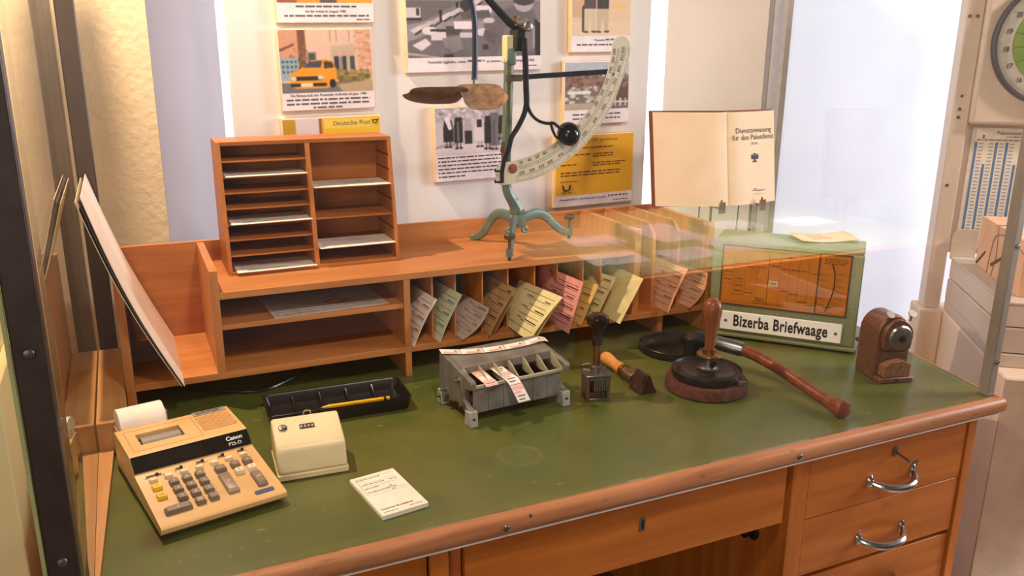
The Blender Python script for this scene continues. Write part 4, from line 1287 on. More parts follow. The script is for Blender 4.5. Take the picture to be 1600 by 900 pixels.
text('Bizerba Briefwaage', 0.0450, INK, npl, plane_M((0.175, -0.0057, 0.0380), (1, 0, 0), (0, 0, 1)), align='CENTER', xs=0.66, bold=0.0013, space=1.08)
for sx in (0.031, 0.319):
    screw(npl, (sx, -0.0055, 0.051), (0, -1, 0), 0.0042, DARKST)
lv = MB().tube([(0.372, 0.02, 0.035), (0.392, 0.012, 0.045)], 0.006, 8)
lv.tube([(0.376, -0.004, 0.022), (0.408, -0.012, 0.050)], 0.0045, 8, flat=(1, 0.5))
lv.lathe([(0.012, -0.002), (0.012, 0.003)], 14, Matrix.Translation((0.384, 0.01, 0.040)) @ Matrix.Rotation(R(80), 4, 'Y'))
lv.obj('zero_lever', CHROME, ls)

bc = thing('brown_card', 'small brown printed card lying on top of the letter scale', 'card', (1.752, 1.728, 0.2726), R(-16))
grid = [[(-0.085 + 0.17 * i / 8 - 0.012 * (1 - j / 4), -0.055 + 0.11 * j / 4, 0.0008 + 0.006 * (i / 8 - 0.5) ** 2 * 4) for j in range(5)] for i in range(9)]
MB().sheet(grid, 0.0008).obj('paper', mat('kraft_card', (212, 158, 108), 0.8), bc)
bars(word_rows(-0.05, 0.03, 0.03, 4, 0.016, 0.004, rng, 0.4), INKB, bc, plane_M((0, 0, 0.0022), (1, 0, 0), (0, 1, 0)))

# ================================================================ open book on a stand
BK = Vector((1.655, 2.035, 0.0005))
BB = 0.318
bo = thing('open_book', 'open old service manual with a title page on a metal stand', 'book', BK)
lean = 0.15
HB = 0.276


def bpt(dx, dy, s, off=0.0):
    """point on the leaning book: dx along, dy forward/back, s height 0..1"""
    return Vector((dx, dy + lean * HB * s + off, BB + HB * s))


lpdir, rpdir = Vector((-0.214, 0.072)), Vector((0.192, 0.012))
for nm_, d_, mt, off, sc_, th_ in (('cover', lpdir, mat('book_cover', (120, 58, 34), 0.6), 0.010, 1.03, 0.003), ('cover', rpdir, mat('book_cover', (120, 58, 34), 0.6), 0.016, 1.02, 0.003)):
    grid = [[bpt(d_.x * sc_ * i / 6, d_.y * sc_ * i / 6, -0.012 + 1.024 * j / 6, off) for j in range(7)] for i in range(7)]
    MB().sheet(grid, th_).obj(nm_, mt, bo)
BPAGE = mat('book_page', (232, 206, 176), 0.75, 0, (226, 198, 166), 10)
for nm_, d_, th_ in (('left_page', lpdir, 0.006), ('right_page', rpdir, 0.012)):
    grid = [[bpt(d_.x * (i / 10), d_.y * (i / 10) - 0.014 * math.sin(math.pi * (i / 10) ** 0.5), j / 6) for j in range(7)] for i in range(11)]
    if d_ is lpdir:
        grid = grid[::-1]
    MB().sheet(grid, -th_ if False else th_).obj(nm_, BPAGE, bo)
rx = Vector((rpdir.x, rpdir.y, 0)).normalized()
ru = Vector((0, lean, 1)).normalized()


def pageM(u, s):
    p = bpt(rpdir.x * u, rpdir.y * u - 0.014 * math.sin(math.pi * u ** 0.5) - 0.0012, s)
    return plane_M(p, rx, ru)


def ptxt(sv, size, u, s, **kw):
    me = text_mesh(sv, size, 'CENTER', 0.0, **kw)
    pl_ = rpdir.length
    for v in me.vertices:
        uu = u + v.co.x / pl_
        ss = s + v.co.y / (HB * 1.01)
        v.co = bpt(rpdir.x * uu, rpdir.y * uu - 0.014 * math.sin(math.pi * max(0, uu) ** 0.5) - 0.0010, ss)
    me.materials.clear()
    me.materials.append(INK)
    o = bpy.data.objects.new('title_lettering', me)
    COL.objects.link(o)
    o.parent = bo
    return o


ptxt('Dienstanweisung', 0.0225, 0.52, 0.775)
ptxt('für den Paketdienst', 0.0225, 0.52, 0.700)
ptxt('(PaDA)', 0.010, 0.52, 0.645)
ptxt('1980', 0.0075, 0.52, 0.150)
eg = MB()
eM = pageM(0.52, 0.50)
eg.prism([(0.0, 0.016), (0.004, 0.013), (0.003, 0.009), (0.005, 0.004), (0.003, -0.008), (0.006, -0.014), (0.0, -0.012), (-0.006, -0.014), (-0.003, -0.008), (-0.005, 0.004), (-0.003, 0.009), (-0.004, 0.013)], 0, 0.0003, 'xy', eM)
for s in (-1, 1):
    for k in range(4):
        a0 = R(62 - k * 26)
        eg.prism([(s * 0.004, 0.006 - k * 0.002), (s * (0.004 + 0.013 * math.cos(a0)), 0.003 + 0.011 * math.sin(a0)), (s * (0.004 + 0.013 * math.cos(a0 - 0.3)), 0.003 + 0.011 * math.sin(a0 - 0.3)), (s * 0.004, 0.002 - k * 0.002)], 0, 0.0003, 'xy', eM)
    eg.prism([(s * 0.003, -0.007), (s * 0.010, -0.011), (s * 0.009, -0.013), (s * 0.003, -0.010)], 0, 0.0003, 'xy', eM)
eg.obj('eagle_emblem', INK, bo)
bars([(-0.045, 0.045, 0.0, 0.0006)] + word_rows(-0.04, 0.04, 0.012, 1, 0.004, 0.002, rng, 0.0), INKG, bo, pageM(0.52, 0.105), 'page_lines')
st = MB()
for dx in (-0.035, 0.115):
    dyy = rpdir.y / rpdir.x * dx if dx > 0 else lpdir.y / lpdir.x * dx
    st.tube([(dx, dyy - 0.026, BB + 0.016), (dx, dyy - 0.024, BB + 0.020), (dx, dyy - 0.021, BB - 0.006), (dx, dyy + 0.030, BB - 0.008), (dx, dyy + 0.075, BB + 0.16), (dx, dyy + 0.095, 0.003)], 0.0028, 8)
    st.box(dx - 0.011, dx + 0.011, dyy - 0.030, dyy - 0.026, BB - 0.020, BB + 0.014)
    st.tube([(dx, dyy + 0.025, BB - 0.008), (dx, dyy + 0.025, 0.003)], 0.0045, 8)
st.tube([(-0.035, 0.052, 0.20), (0.115, 0.03, 0.20)], 0.0025, 8)
st.tube([(-0.035, 0.045, 0.004), (0.115, 0.03, 0.004)], 0.0035, 8)
st.obj('book_stand', CHROME, bo)

# ================================================================ pencil sharpener
sh = thing('pencil_sharpener', 'brown metal crank pencil sharpener with clear shavings drawer', 'sharpener', (1.6045, 1.382, 0.0005), R(-14))
ar = [(0.0, 0.0), (0.092, 0.0), (0.092, 0.112)] + [(0.046 + 0.046 * math.cos(R(a)), 0.112 + 0.050 * math.sin(R(a))) for a in range(15, 180, 15)] + [(0.0, 0.112)]
MB().prism(ar, 0.0, 0.075, 'xz').obj('body', SHARP, sh, bevel=0.004)
bx('foot_plate', SHARP, sh, 0.0, 0.092, -0.030, -0.0003, 0.0, 0.014, 0.003)
ar2 = [(0.012, 0.080), (0.084, 0.080), (0.088, 0.112)] + [(0.048 + 0.040 * math.cos(R(a)), 0.112 + 0.044 * math.sin(R(a))) for a in range(15, 180, 15)] + [(0.008, 0.112)]
MB().prism(ar2, -0.014, -0.0003, 'xz').obj('front_collar', SHARP, sh, bevel=0.003)
fp = MB().lathe([(0.031, 0), (0.031, 0.004), (0.027, 0.008), (0.012, 0.010)], 28, Matrix.Translation((0.050, -0.014, 0.112)) @ Matrix.Rotation(R(90), 4, 'X')).obj('face_plate', STEEL, sh)
MB().lathe([(0.0075, 0), (0.0075, 0.003), (0.0045, 0.003), (0.0045, 0.0002)], 16, Matrix.Translation((0.050, -0.0238, 0.112)) @ Matrix.Rotation(R(90), 4, 'X')).obj('pencil_hole', BLACKPL, fp)
for a in (30, 150, 270):
    screw(fp, (0.050 + 0.018 * math.cos(R(a)), -0.0225, 0.112 + 0.018 * math.sin(R(a))), (0, -1, 0), 0.0022, DARKST)
for cx in (0.020, 0.078):
    MB().tube([(cx, -0.006, 0.150), (cx, -0.010, 0.166)], 0.0022, 8).obj('clamp_pin', STEEL, sh)
    MB().lathe([(0.0105, -0.001), (0.0105, 0.001)], 16, Matrix.Translation((cx, -0.011, 0.170)) @ Matrix.Rotation(R(40), 4, 'X')).obj('clamp_tab', STEEL, sh)
dr = MB().prism([(0.010, 0.0145), (0.084, 0.0145), (0.084, 0.078), (0.010, 0.078)], -0.028, -0.0005, 'xz').obj('shavings_drawer', CLEAR, sh, bevel=0.002)
MB().prism([(0.012, 0.016), (0.082, 0.016), (0.080, 0.046), (0.060, 0.054), (0.030, 0.050), (0.013, 0.042)], -0.026, -0.002, 'xz').obj('shavings', mat('shavings_tan', (150, 100, 62), 0.9, 0, (110, 66, 40), 120, bump=0.6, bscale=200), dr)
MB().lathe([(0.0045, 0), (0.0035, 0.004)], 12, Matrix.Translation((0.046, -0.0302, 0.0075)) @ Matrix.Rotation(R(90), 4, 'X')).obj('drawer_catch', BLACKIR, sh)

# ================================================================ round ink pad, lid, stamps
ik = thing('ink_pad', 'round black ink pad tin on a brown felt ring', 'ink pad', (1.200, 1.506, 0.0005))
MB().lathe([(0.091, 0.0), (0.096, 0.004), (0.096, 0.024), (0.093, 0.029), (0.080, 0.030)], 48).obj('felt_base', FELT, ik)
MB().lathe([(0.080, 0.0302), (0.081, 0.036), (0.083, 0.048), (0.0825, 0.0505), (0.080, 0.0505), (0.078, 0.046), (0.070, 0.045), (0.064, 0.049), (0.052, 0.0505), (0.030, 0.051), (0.002, 0.051)], 48, caps=False).obj('tin', TINB, ik)
bx('tin_clasp', DARKST, ik, 0.028, 0.046, -0.086, -0.074, 0.030, 0.040, 0.001, None)

ld = thing('tin_dish', 'black round tin dish lying open behind the ink pad', 'dish', (1.282, 1.752, 0.0005))
MB().lathe([(0.088, 0.0), (0.093, 0.003), (0.094, 0.020), (0.0925, 0.0215), (0.091, 0.020), (0.090, 0.006), (0.086, 0.0035), (0.070, 0.003), (0.066, 0.0045), (0.002, 0.0045)], 48, caps=False).obj('dish', TINB, ld)
MB().lathe([(0.088, 0.0), (0.002, 0.0)], 48, caps=False).obj('dish_base', TINB, ld)

hs = thing('hand_stamp', 'round hand stamp with an upright brown wooden handle on the ink pad', 'stamp', (1.197, 1.498, 0.0518))
MB().lathe([(0.024, 0.0), (0.025, 0.004), (0.021, 0.006), (0.0185, 0.010), (0.0185, 0.034)], 24).obj('stamp_head', mat('dull_metal', (92, 86, 82), 0.4, 0.7), hs)
MB().lathe([(0.0105, 0.0), (0.0105, 0.002), (0.0080, 0.002), (0.0078, 0.0)], 18, Matrix.Translation((-0.001, -0.0182, 0.019)) @ Matrix.Rotation(R(90), 4, 'X'), caps=False).obj('bore_ring', CHROME, hs)
MB().lathe([(0.0078, 0.0), (0.0078, 0.0008)], 18, Matrix.Translation((-0.001, -0.0184, 0.019)) @ Matrix.Rotation(R(90), 4, 'X')).obj('bore', BLACKPL, hs)
MB().lathe([(0.029, 0.034), (0.030, 0.036), (0.029, 0.039), (0.016, 0.041), (0.0155, 0.050), (0.012, 0.051)], 28).obj('brass_flange', BRASS, hs)
MB().lathe([(0.0115, 0.050), (0.0120, 0.070), (0.0145, 0.095), (0.0190, 0.120), (0.0225, 0.140), (0.0225, 0.152), (0.0195, 0.163), (0.012, 0.171), (0.003, 0.174)], 28).obj('handle', MDWOOD, hs)

hm_ = thing('hammer_stamp', 'hammer shaped stamp with a long dark wooden handle', 'stamp hammer', (1.33, 1.45, 0.0005))


def hl(x, y, z):
    return Vector((x - 1.33, y - 1.45, z))


MB().tube([hl(1.252, 1.628, 0.078), hl(1.276, 1.600, 0.077)], 0.020, 16).obj('hammer_head', BLACKIR, hm_)
MB().lathe([(0.022, 0), (0.022, 0.0745), (0.018, 0.078)], 18, Matrix.Translation(hl(1.258, 1.640, 0.0))).obj('head_drum', BLACKIR, hm_)
MB().tube([hl(1.270, 1.606, 0.076), hl(1.290, 1.588, 0.074)], 0.0205, 6).obj('collar', mat('black_block', (30, 28, 30), 0.35), hm_)
MB().tube([hl(1.288, 1.590, 0.074), hl(1.326, 1.541, 0.067), hl(1.330, 1.535, 0.066)], [0.0185, 0.0185, 0.0165], 18).obj('ferrule', STEEL, hm_)
hp = catmull([hl(1.324, 1.544, 0.067), hl(1.344, 1.512, 0.060), hl(1.360, 1.455, 0.048), hl(1.366, 1.390, 0.037), hl(1.368, 1.325, 0.027), hl(1.3685, 1.283, 0.0225), hl(1.3685, 1.262, 0.0215), hl(1.3685, 1.244, 0.0215), hl(1.3685, 1.236, 0.0215)], 5)
n = len(hp)


def hr(i):
    t = i / (n - 1)
    if t < 0.62:
        return 0.0150 - 0.001 * math.sin(math.pi * t / 0.62)
    if t < 0.9:
        return 0.0150 + 0.0058 * math.sin(math.pi / 2 * (t - 0.62) / 0.28)
    return 0.0208 * math.sqrt(max(0.03, 1 - ((t - 0.9) / 0.1) ** 2))


MB().tube(hp, [hr(i) for i in range(n)], 16).obj('handle', DKWOOD, hm_)

ns = thing('numbering_stamp', 'metal numbering stamp with a black knob handle', 'stamp', (0.930, 1.562, 0.0005), R(-14))
bx('frame_side', DARKST, ns, -0.028, -0.021, -0.024, 0.024, 0.0, 0.058, 0.001)
bx('frame_side', DARKST, ns, 0.021, 0.028, -0.024, 0.024, 0.0, 0.058, 0.001)
bx('frame_top', STEEL, ns, -0.030, 0.030, -0.026, 0.026, 0.058, 0.063, 0.001)
bx('frame_back', DARKST, ns, -0.021, 0.021, 0.018, 0.024, 0.004, 0.058)
bx('frame_sill', STEEL, ns, -0.021, 0.021, -0.024, -0.018, 0.0, 0.006, 0.0008)
for k in range(6):
    x = -0.009 + k * 0.0055
    MB().box(x, x + 0.0042, -0.021, -0.012, 0.022, 0.055).obj('number_wheel', STEEL, ns, bevel=0.0006)
bx('wheel_axle', BRASS, ns, -0.021, 0.021, -0.016, -0.010, 0.014, 0.018)
bx('type_block', mat('ink_crust', (52, 34, 26), 0.7), ns, -0.019, 0.019, -0.016, 0.012, 0.004, 0.013)
bx('comb', STEEL, ns, -0.020, 0.020, -0.0245, -0.0225, 0.050, 0.057)
MB().lathe([(0.015, 0.063), (0.014, 0.078), (0.0105, 0.080), (0.0105, 0.084)], 18).obj('neck', DARKST, ns)
MB().lathe([(0.0085, 0.084), (0.0085, 0.122), (0.0095, 0.1225), (0.0095, 0.127)], 18).obj('plunger', BRASS, ns)
MB().lathe([(0.0095, 0.127), (0.0118, 0.130), (0.0122, 0.150), (0.0135, 0.166), (0.0185, 0.174), (0.0245, 0.180), (0.0262, 0.188), (0.0245, 0.196), (0.016, 0.202), (0.004, 0.204)], 24).obj('knob', mat('glossy_black', (16, 15, 17), 0.16), ns)
lvm = MB().tube([(-0.012, 0.0, 0.066), (-0.030, 0.004, 0.070), (-0.032, 0.004, 0.080), (-0.020, 0.002, 0.084), (-0.012, 0, 0.082)], 0.0018, 6)
lvm.obj('setting_lever', STEEL, ns)

ss = thing('marking_stamp', 'small stamp with a pale wooden handle and triangular metal head', 'stamp', (1.052, 1.64, 0.0005), 0)
ax = Vector((0.006, -1, -0.06)).normalized()
q = Vector((0, 0, 1)).rotation_difference(ax).to_matrix().to_4x4()
MA = Matrix.Translation((-0.003, 0.085, 0.026)) @ q
MB().lathe([(0.006, -0.004), (0.014, 0.002), (0.0165, 0.012), (0.0150, 0.030), (0.0125, 0.050), (0.0140, 0.072), (0.0155, 0.090)], 20, MA).obj('handle', LTWOOD, ss)
MB().lathe([(0.0165, 0.088), (0.0175, 0.091), (0.0165, 0.097), (0.0135, 0.098)], 20, MA).obj('ferrule', BRASS, ss)
MB().lathe([(0.0135, 0.097), (0.0140, 0.128), (0.0125, 0.140)], 16, MA).obj('socket', mat('worn_metal', (96, 72, 58), 0.4, 0.7, (130, 104, 88), 60), ss)
MB().prism([(-0.022, 0.0), (0.024, 0.0), (0.004, 0.046), (-0.002, 0.046)], -0.112, -0.060, 'xz').obj('triangular_head', mat('worn_dark_metal', (58, 38, 30), 0.45, 0.5, (84, 58, 46), 50), ss, bevel=0.0015)

# ================================================================ label dispenser
LR = R(5.2)
lb_ = thing('label_dispenser', 'grey cast metal label dispenser with six slots', 'dispenser', (0.6059, 1.5215, 0.0005), LR)
LW, LD = 0.246, 0.166
plate = [(0.004, 0.002), (0.026, 0.002), (0.034, 0.026), (0.050, 0.034), (0.118, 0.034), (0.134, 0.024), (0.142, 0.002), (0.164, 0.002), (0.160, 0.040), (0.158, 0.118), (0.150, 0.122), (0.004, 0.104), (0.0, 0.098), (0.002, 0.084), (0.026, 0.080), (0.034, 0.066), (0.034, 0.052), (0.024, 0.042), (0.004, 0.036)]
for x in (0.0, LW - 0.012):
    ep = MB().prism(plate, x, x + 0.012, 'yz').obj('end_plate', ALU, lb_, bevel=0.0015)
    for y0, y1 in ((-0.001, 0.028), (0.140, 0.167)):
        MB().prism([(y0, 0.0), (y1, 0.0), (y1 - 0.004, 0.034), (y0 + 0.003, 0.036)], x - 0.004, x + 0.016, 'yz').obj('foot', mat('light_cast_metal', (164, 160, 152), 0.5, 0.3), ep, bevel=0.002)
        MB().lathe([(0.0028, 0), (0.0028, 0.001)], 10, Matrix.Translation((x + 0.006, y0 + 0.0006, 0.019)) @ Matrix.Rotation(R(90), 4, 'X')).obj('foot_screw', BLACKIR, ep)
for y, z in ((0.035, 0.042), (0.125, 0.044), (0.060, 0.088), (0.150, 0.020)):
    b = MB().lathe([(0.006, 0.0), (0.006, 0.004), (0.0035, 0.0045), (0.0035, 0.012), (0.002, 0.013)], 12, Matrix.Translation((0.0, y, z)) @ Matrix.Rotation(R(-90), 4, 'Y'))
    b.obj('bolt', STEEL, lb_)
sw_ = (LW - 0.024) / 6
for k in range(6):
    x = 0.012 + k * sw_
    bx('front_panel', ALU2, lb_, x + 0.0005, x + sw_ - 0.0005, 0.016, 0.020, 0.024, 0.0835, 0.0010)
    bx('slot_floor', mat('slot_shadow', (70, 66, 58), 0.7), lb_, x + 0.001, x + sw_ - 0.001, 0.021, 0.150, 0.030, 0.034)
for k in range(7):
    x = 0.012 + k * sw_
    MB().prism([(0.014, 0.084), (0.040, 0.082), (0.062, 0.084), (0.062, 0.112), (0.050, 0.110), (0.030, 0.098), (0.014, 0.090)], x - 0.0012, x + 0.0012, 'yz').obj('slot_fin', mat('fin_metal', (176, 168, 140), 0.45, 0.3), lb_)
bx('front_lip', mat('fin_metal', (176, 168, 140), 0.45, 0.3), lb_, 0.012, LW - 0.012, 0.010, 0.0155, 0.082, 0.089, 0.001)
bx('cross_rail', ALU2, lb_, 0.012, LW - 0.012, 0.062, 0.074, 0.096, 0.114, 0.001)
MB().prism([(0.074, 0.108), (0.152, 0.118), (0.152, 0.1215), (0.074, 0.1125)], 0.012, LW - 0.012, 'yz').obj('top_cover', ALU2, lb_)
bx('back_panel', ALU2, lb_, 0.012, LW - 0.012, 0.150, 0.155, 0.026, 0.117)


def ribbon(label, pts, side, w, mt, t=0.0005, name='label_strip'):
    """paper ribbon along pts; side = unit vector across"""
    pts = catmull(pts, 5)
    o = thing(name, label, 'label strip', pts[0], 0)
    s = Vector(side).normalized() * (w / 2)
    MB().sheet([[p - pts[0] - s, p - pts[0] + s] for p in pts], t).obj('paper', mt, o)
    return o, pts, s


def along(pts, s, o, marks, m, nm_='printed_lines', off=0.0009):
    b = MB()
    L = [0.0]
    for a, c_ in zip(pts, pts[1:]):
        L.append(L[-1] + (c_ - a).length)

    def at(d):
        d = max(0, min(L[-1], d))
        for i in range(len(L) - 1):
            if d <= L[i + 1] + 1e-9:
                f = (d - L[i]) / max(1e-9, L[i + 1] - L[i])
                tg = (pts[i + 1] - pts[i]).normalized()
                nr = tg.cross(s).normalized()
                if nr.z < 0:
                    nr = -nr
                return pts[i].lerp(pts[i + 1], f) - pts[0] + nr * off
    for d0, d1, w0, w1 in marks:
        a, c_ = at(d0 * L[-1]), at(d1 * L[-1])
        b.quad(a + s * w0, c_ + s * w0, c_ + s * w1, a + s * w1)
    b.obj(nm_, m, o, smooth=0, fix=False)
    return at, L[-1]


lo, lpts, lside = ribbon('long pink and white label strip lying across the dispenser top', [(0.592, 1.672, 0.1255), (0.650, 1.658, 0.1215), (0.720, 1.652, 0.1205), (0.790, 1.656, 0.1215), (0.835, 1.663, 0.1240), (0.850, 1.660, 0.1215)], (0.10, 1, 0.05), 0.026, LABW)
at_, LL = along(lpts, lside, lo, [(k / 5 + 0.02, k / 5 + 0.15, -0.9, -0.25) for k in range(5)], LABP, 'pink_field', 0.0009)
along(lpts, lside, lo, [(k / 5 + 0.165, k / 5 + 0.172, -0.95, 0.95) for k in range(5)], INKG, 'printed_lines', 0.0012)
for k in range(5):
    p = at_((k / 5 + 0.13) * LL) + Vector((0, -0.004, 0.0006))
    text('A', 0.013, INK, lo, plane_M(p, (1, 0.05, 0.02), (0.0, 1, 0.05)), align='CENTER')
lo, lpts, lside = ribbon('long label strip hanging from the second dispenser slot', [(0.688, 1.610, 0.104), (0.694, 1.585, 0.100), (0.701, 1.556, 0.0945), (0.705, 1.542, 0.0925), (0.7095, 1.530, 0.085), (0.716, 1.517, 0.067), (0.722, 1.506, 0.049)], (1, 0.15, 0), 0.030, LABW)
along(lpts, lside, lo, [(k / 3 + 0.05, k / 3 + 0.11, -0.9, 0.9) for k in range(3)] + [(k / 3 + 0.14, k / 3 + 0.18, -0.8, 0.2) for k in range(3)], LABP, 'pink_field')
along(lpts, lside, lo, [(k / 3 + 0.02, k / 3 + 0.03, -0.95, 0.95) for k in range(3)] + [(k / 3 + 0.22, k / 3 + 0.24, -0.7, 0.6) for k in range(3)] + [(k / 3 + 0.28, k / 3 + 0.30, -0.7, 0.3) for k in range(3)], INKG)
lo, lpts, lside = ribbon('short pink label tongue poking from the first dispenser slot', [(0.640, 1.606, 0.104), (0.646, 1.580, 0.100), (0.652, 1.552, 0.0945), (0.655, 1.538, 0.0925), (0.657, 1.528, 0.087)], (1, 0.15, 0), 0.030, LABP)
along(lpts, lside, lo, [(0.45, 0.95, -0.85, 0.85)], LABW, 'white_field')
along(lpts, lside, lo, [(0.5, 0.52, -0.7, 0.7), (0.9, 0.92, -0.7, 0.7)], INKG, off=0.0012)

# ================================================================ pen tray, pencil, counter box, pad


def rrect(w, d, r, z, n=5):
    out = []
    for cx, cy, a0 in ((w / 2 - r, d / 2 - r, 0), (-w / 2 + r, d / 2 - r, 90), (-w / 2 + r, -d / 2 + r, 180), (w / 2 - r, -d / 2 + r, 270)):
        for k in range(n):
            a = R(a0 + 90 * k / (n - 1))
            out.append(Vector((cx + r * math.cos(a), cy + r * math.sin(a), z)))
    return out


def loft(rings, caps=(True, True)):
    b = MB()
    n_ = len(rings[0])
    vs = [p for r_ in rings for p in r_]
    fs = []
    for i in range(len(rings) - 1):
        for k in range(n_):
            k2 = (k + 1) % n_
            fs.append((i * n_ + k, i * n_ + k2, (i + 1) * n_ + k2, (i + 1) * n_ + k))
    if caps[0]:
        fs.append(tuple(range(n_ - 1, -1, -1)))
    if caps[1]:
        m0 = (len(rings) - 1) * n_
        fs.append(tuple(m0 + k for k in range(n_)))
    return b._add(vs, fs)


tr_ = thing('pen_tray', 'shallow black plastic pen tray with ridged compartments', 'tray', (0.371, 1.737, 0.0005), R(-2))
loft([rrect(0.296, 0.118, 0.012, 0.0), rrect(0.310, 0.132, 0.014, 0.027), rrect(0.312, 0.134, 0.015, 0.029), rrect(0.304, 0.126, 0.012, 0.029), rrect(0.300, 0.122, 0.011, 0.026), rrect(0.288, 0.110, 0.010, 0.005)]).obj('tray', BLACKPL, tr_)
for x in (-0.09, -0.03, 0.03, 0.09):
    MB().tube([(x, 0.052, 0.022), (x, 0.030, 0.010), (x, -0.010, 0.007)], 0.0035, 8).obj('ridge', BLACKPL, tr_)
MB().box(-0.145, 0.145, -0.020, -0.016, 0.005, 0.013).obj('divider', BLACKPL, tr_, bevel=0.001)

pc = thing('yellow_pencil', 'yellow hexagonal pencil lying in the pen tray', 'pencil', (0.322, 1.690, 0.030), R(5))
PM = Matrix.Rotation(R(90), 4, 'Y')
PM = Matrix.Rotation(R(3.5), 4, 'Y') @ PM
MB().lathe([(0.0046, 0.022), (0.0046, 0.145)], 6, PM).obj('shaft', YEL, pc, smooth=20)
MB().lathe([(0.0012, 0.004), (0.0046, 0.022)], 12, PM).obj('cone', mat('pencil_wood', (220, 170, 110), 0.6), pc)
MB().lathe([(0.0002, 0.0), (0.0012, 0.004)], 10, PM).obj('lead', INK, pc)
MB().lathe([(0.0047, 0.145), (0.0047, 0.151)], 12, PM).obj('band', INK, pc)
MB().lathe([(0.0046, 0.151), (0.0046, 0.159), (0.003, 0.160)], 12, PM).obj('end_cap', YEL, pc)

cb = thing('counter_box', 'cream metal counter box with a lock and number window', 'counter box', (0.1905, 1.4465, 0.0005), R(-3.2))
MB().prism([(0.0, 0.002), (0.0, 0.012), (0.134, 0.012), (0.134, 0.002)], 0.0, 0.134, 'xz') if False else None
bx('base', IVORY2, cb, 0.0015, 0.1325, 0.002, 0.120, 0.001, 0.013, 0.002)
cw = [(0.004, 0.0132), (0.014, 0.050), (0.017, 0.058), (0.024, 0.064), (0.088, 0.086), (0.096, 0.087), (0.103, 0.083), (0.112, 0.060), (0.118, 0.0132)]
n_ = len(cw)
b = MB()
rings = []
for i, (y, z) in enumerate(cw):
    rings.append((y, z))
cm = MB().prism(cw, 0.003, 0.131, 'yz')
cbo = cm.obj('cover', IVORY2, cb, bevel=0.005, seg=3)
tM = plane_M((0.067, 0.064, 0.0784), (1, 0, 0), (0, 0.946, 0.325))
bx('counter_window', BLACKPL, cb, -0.014, 0.014, -0.006, 0.006, -0.002, 0.0008, 0.0, tM)
for k in range(4):
    text('0', 0.0085, WHITE, cb, tM @ Matrix.Translation((-0.0105 + k * 0.0068, -0.0035, 0.0010)), name='digit', align='CENTER')
lk = MB().lathe([(0.0085, -0.002), (0.0085, 0.002), (0.0065, 0.003), (0.003, 0.003)], 18, plane_M((0.022, 0.066, 0.079), (1, 0, 0), (0, 0.946, 0.325))).obj('lock', CHROME, cb)
bx('lock_slot', BLACKPL, lk, -0.0006, 0.0006, -0.003, 0.003, 0.003, 0.0034, 0.0, plane_M((0.022, 0.066, 0.079), (1, 0, 0), (0, 0.946, 0.325)))
MB().tube([(0.074 + 0.007 * math.cos(R(a)), 0.112, 0.083 + 0.007 * math.sin(R(a))) for a in range(0, 361, 30)], 0.0018, 6).obj('ring', CHROME, cb)

pd = thing('note_pad', 'white printed note pad lying on the green desk top', 'note pad', (0.3656, 1.3272, 0.0005), R(8.0))
for k in range(4):
    d_ = [0, 0.0004, -0.0003, 0.0002][k]
    bx('paper_layer', PAPER, pd, -0.0435 + d_, 0.0435 + d_, -0.074, 0.074, k * 0.002, k * 0.002 + 0.0019)
pM = plane_M((0, 0, 0.0080), (1, 0, 0), (0, 1, 0))
bars([(-0.037, 0.036, 0.064, 0.0644), (-0.037, -0.0366, 0.0, 0.064)] + [(-0.030, 0.036, z, z + 0.0003) for z in (0.045, 0.030, 0.006, -0.002)] + word_rows(-0.036, 0.03, 0.061, 1, 0.004, 0.002, rng, 0.5) + word_rows(-0.034, 0.02, 0.041, 1, 0.004, 0.002, rng, 0.2) + word_rows(-0.034, 0.0, 0.026, 1, 0.004, 0.002, rng, 0.2) + word_rows(-0.034, 0.024, 0.012, 1, 0.004, 0.002, rng, 0.2) + word_rows(0.020, 0.036, 0.040, 1, 0.004, 0.0022, rng, 0.0) + word_rows(0.010, 0.018, 0.018, 2, 0.014, 0.0025, rng, 0.0) + word_rows(-0.036, -0.01, -0.064, 1, 0.004, 0.0016, rng, 0.0) + word_rows(0.012, 0.036, -0.064, 1, 0.004, 0.0016, rng, 0.0), INKG, pd, pM)
text('Deutsche Bundespost', 0.0068, INK, pd, plane_M((-0.037, -0.056, 0.0081), (1, 0, 0), (0, 1, 0)))

cbl = tag(MB().tube(catmull([(0.02, 2.02, 0.0045), (0.12, 1.95, 0.0045), (0.22, 1.90, 0.0045), (0.30, 1.94, 0.0045), (0.40, 2.03, 0.0045)], 8), 0.004, 8).obj('power_cable', BLACKPL), 'black cable lying in the dark under the shelf unit', 'cable')

# ================================================================ printing calculator
ca = thing('printing_calculator', 'beige printing calculator with grey keys and a paper roll', 'calculator', (-0.0198, 1.3648, 0.0005), R(11.6))
CW = 0.212
prof_c = [(-0.030, 0.008), (-0.037, 0.014), (-0.037, 0.021), (-0.033, 0.0245), (0.129, 0.0435), (0.132, 0.046), (0.157, 0.0675), (0.162, 0.069), (0.276, 0.0725), (0.285, 0.068), (0.285, 0.010), (0.275, 0.006)]
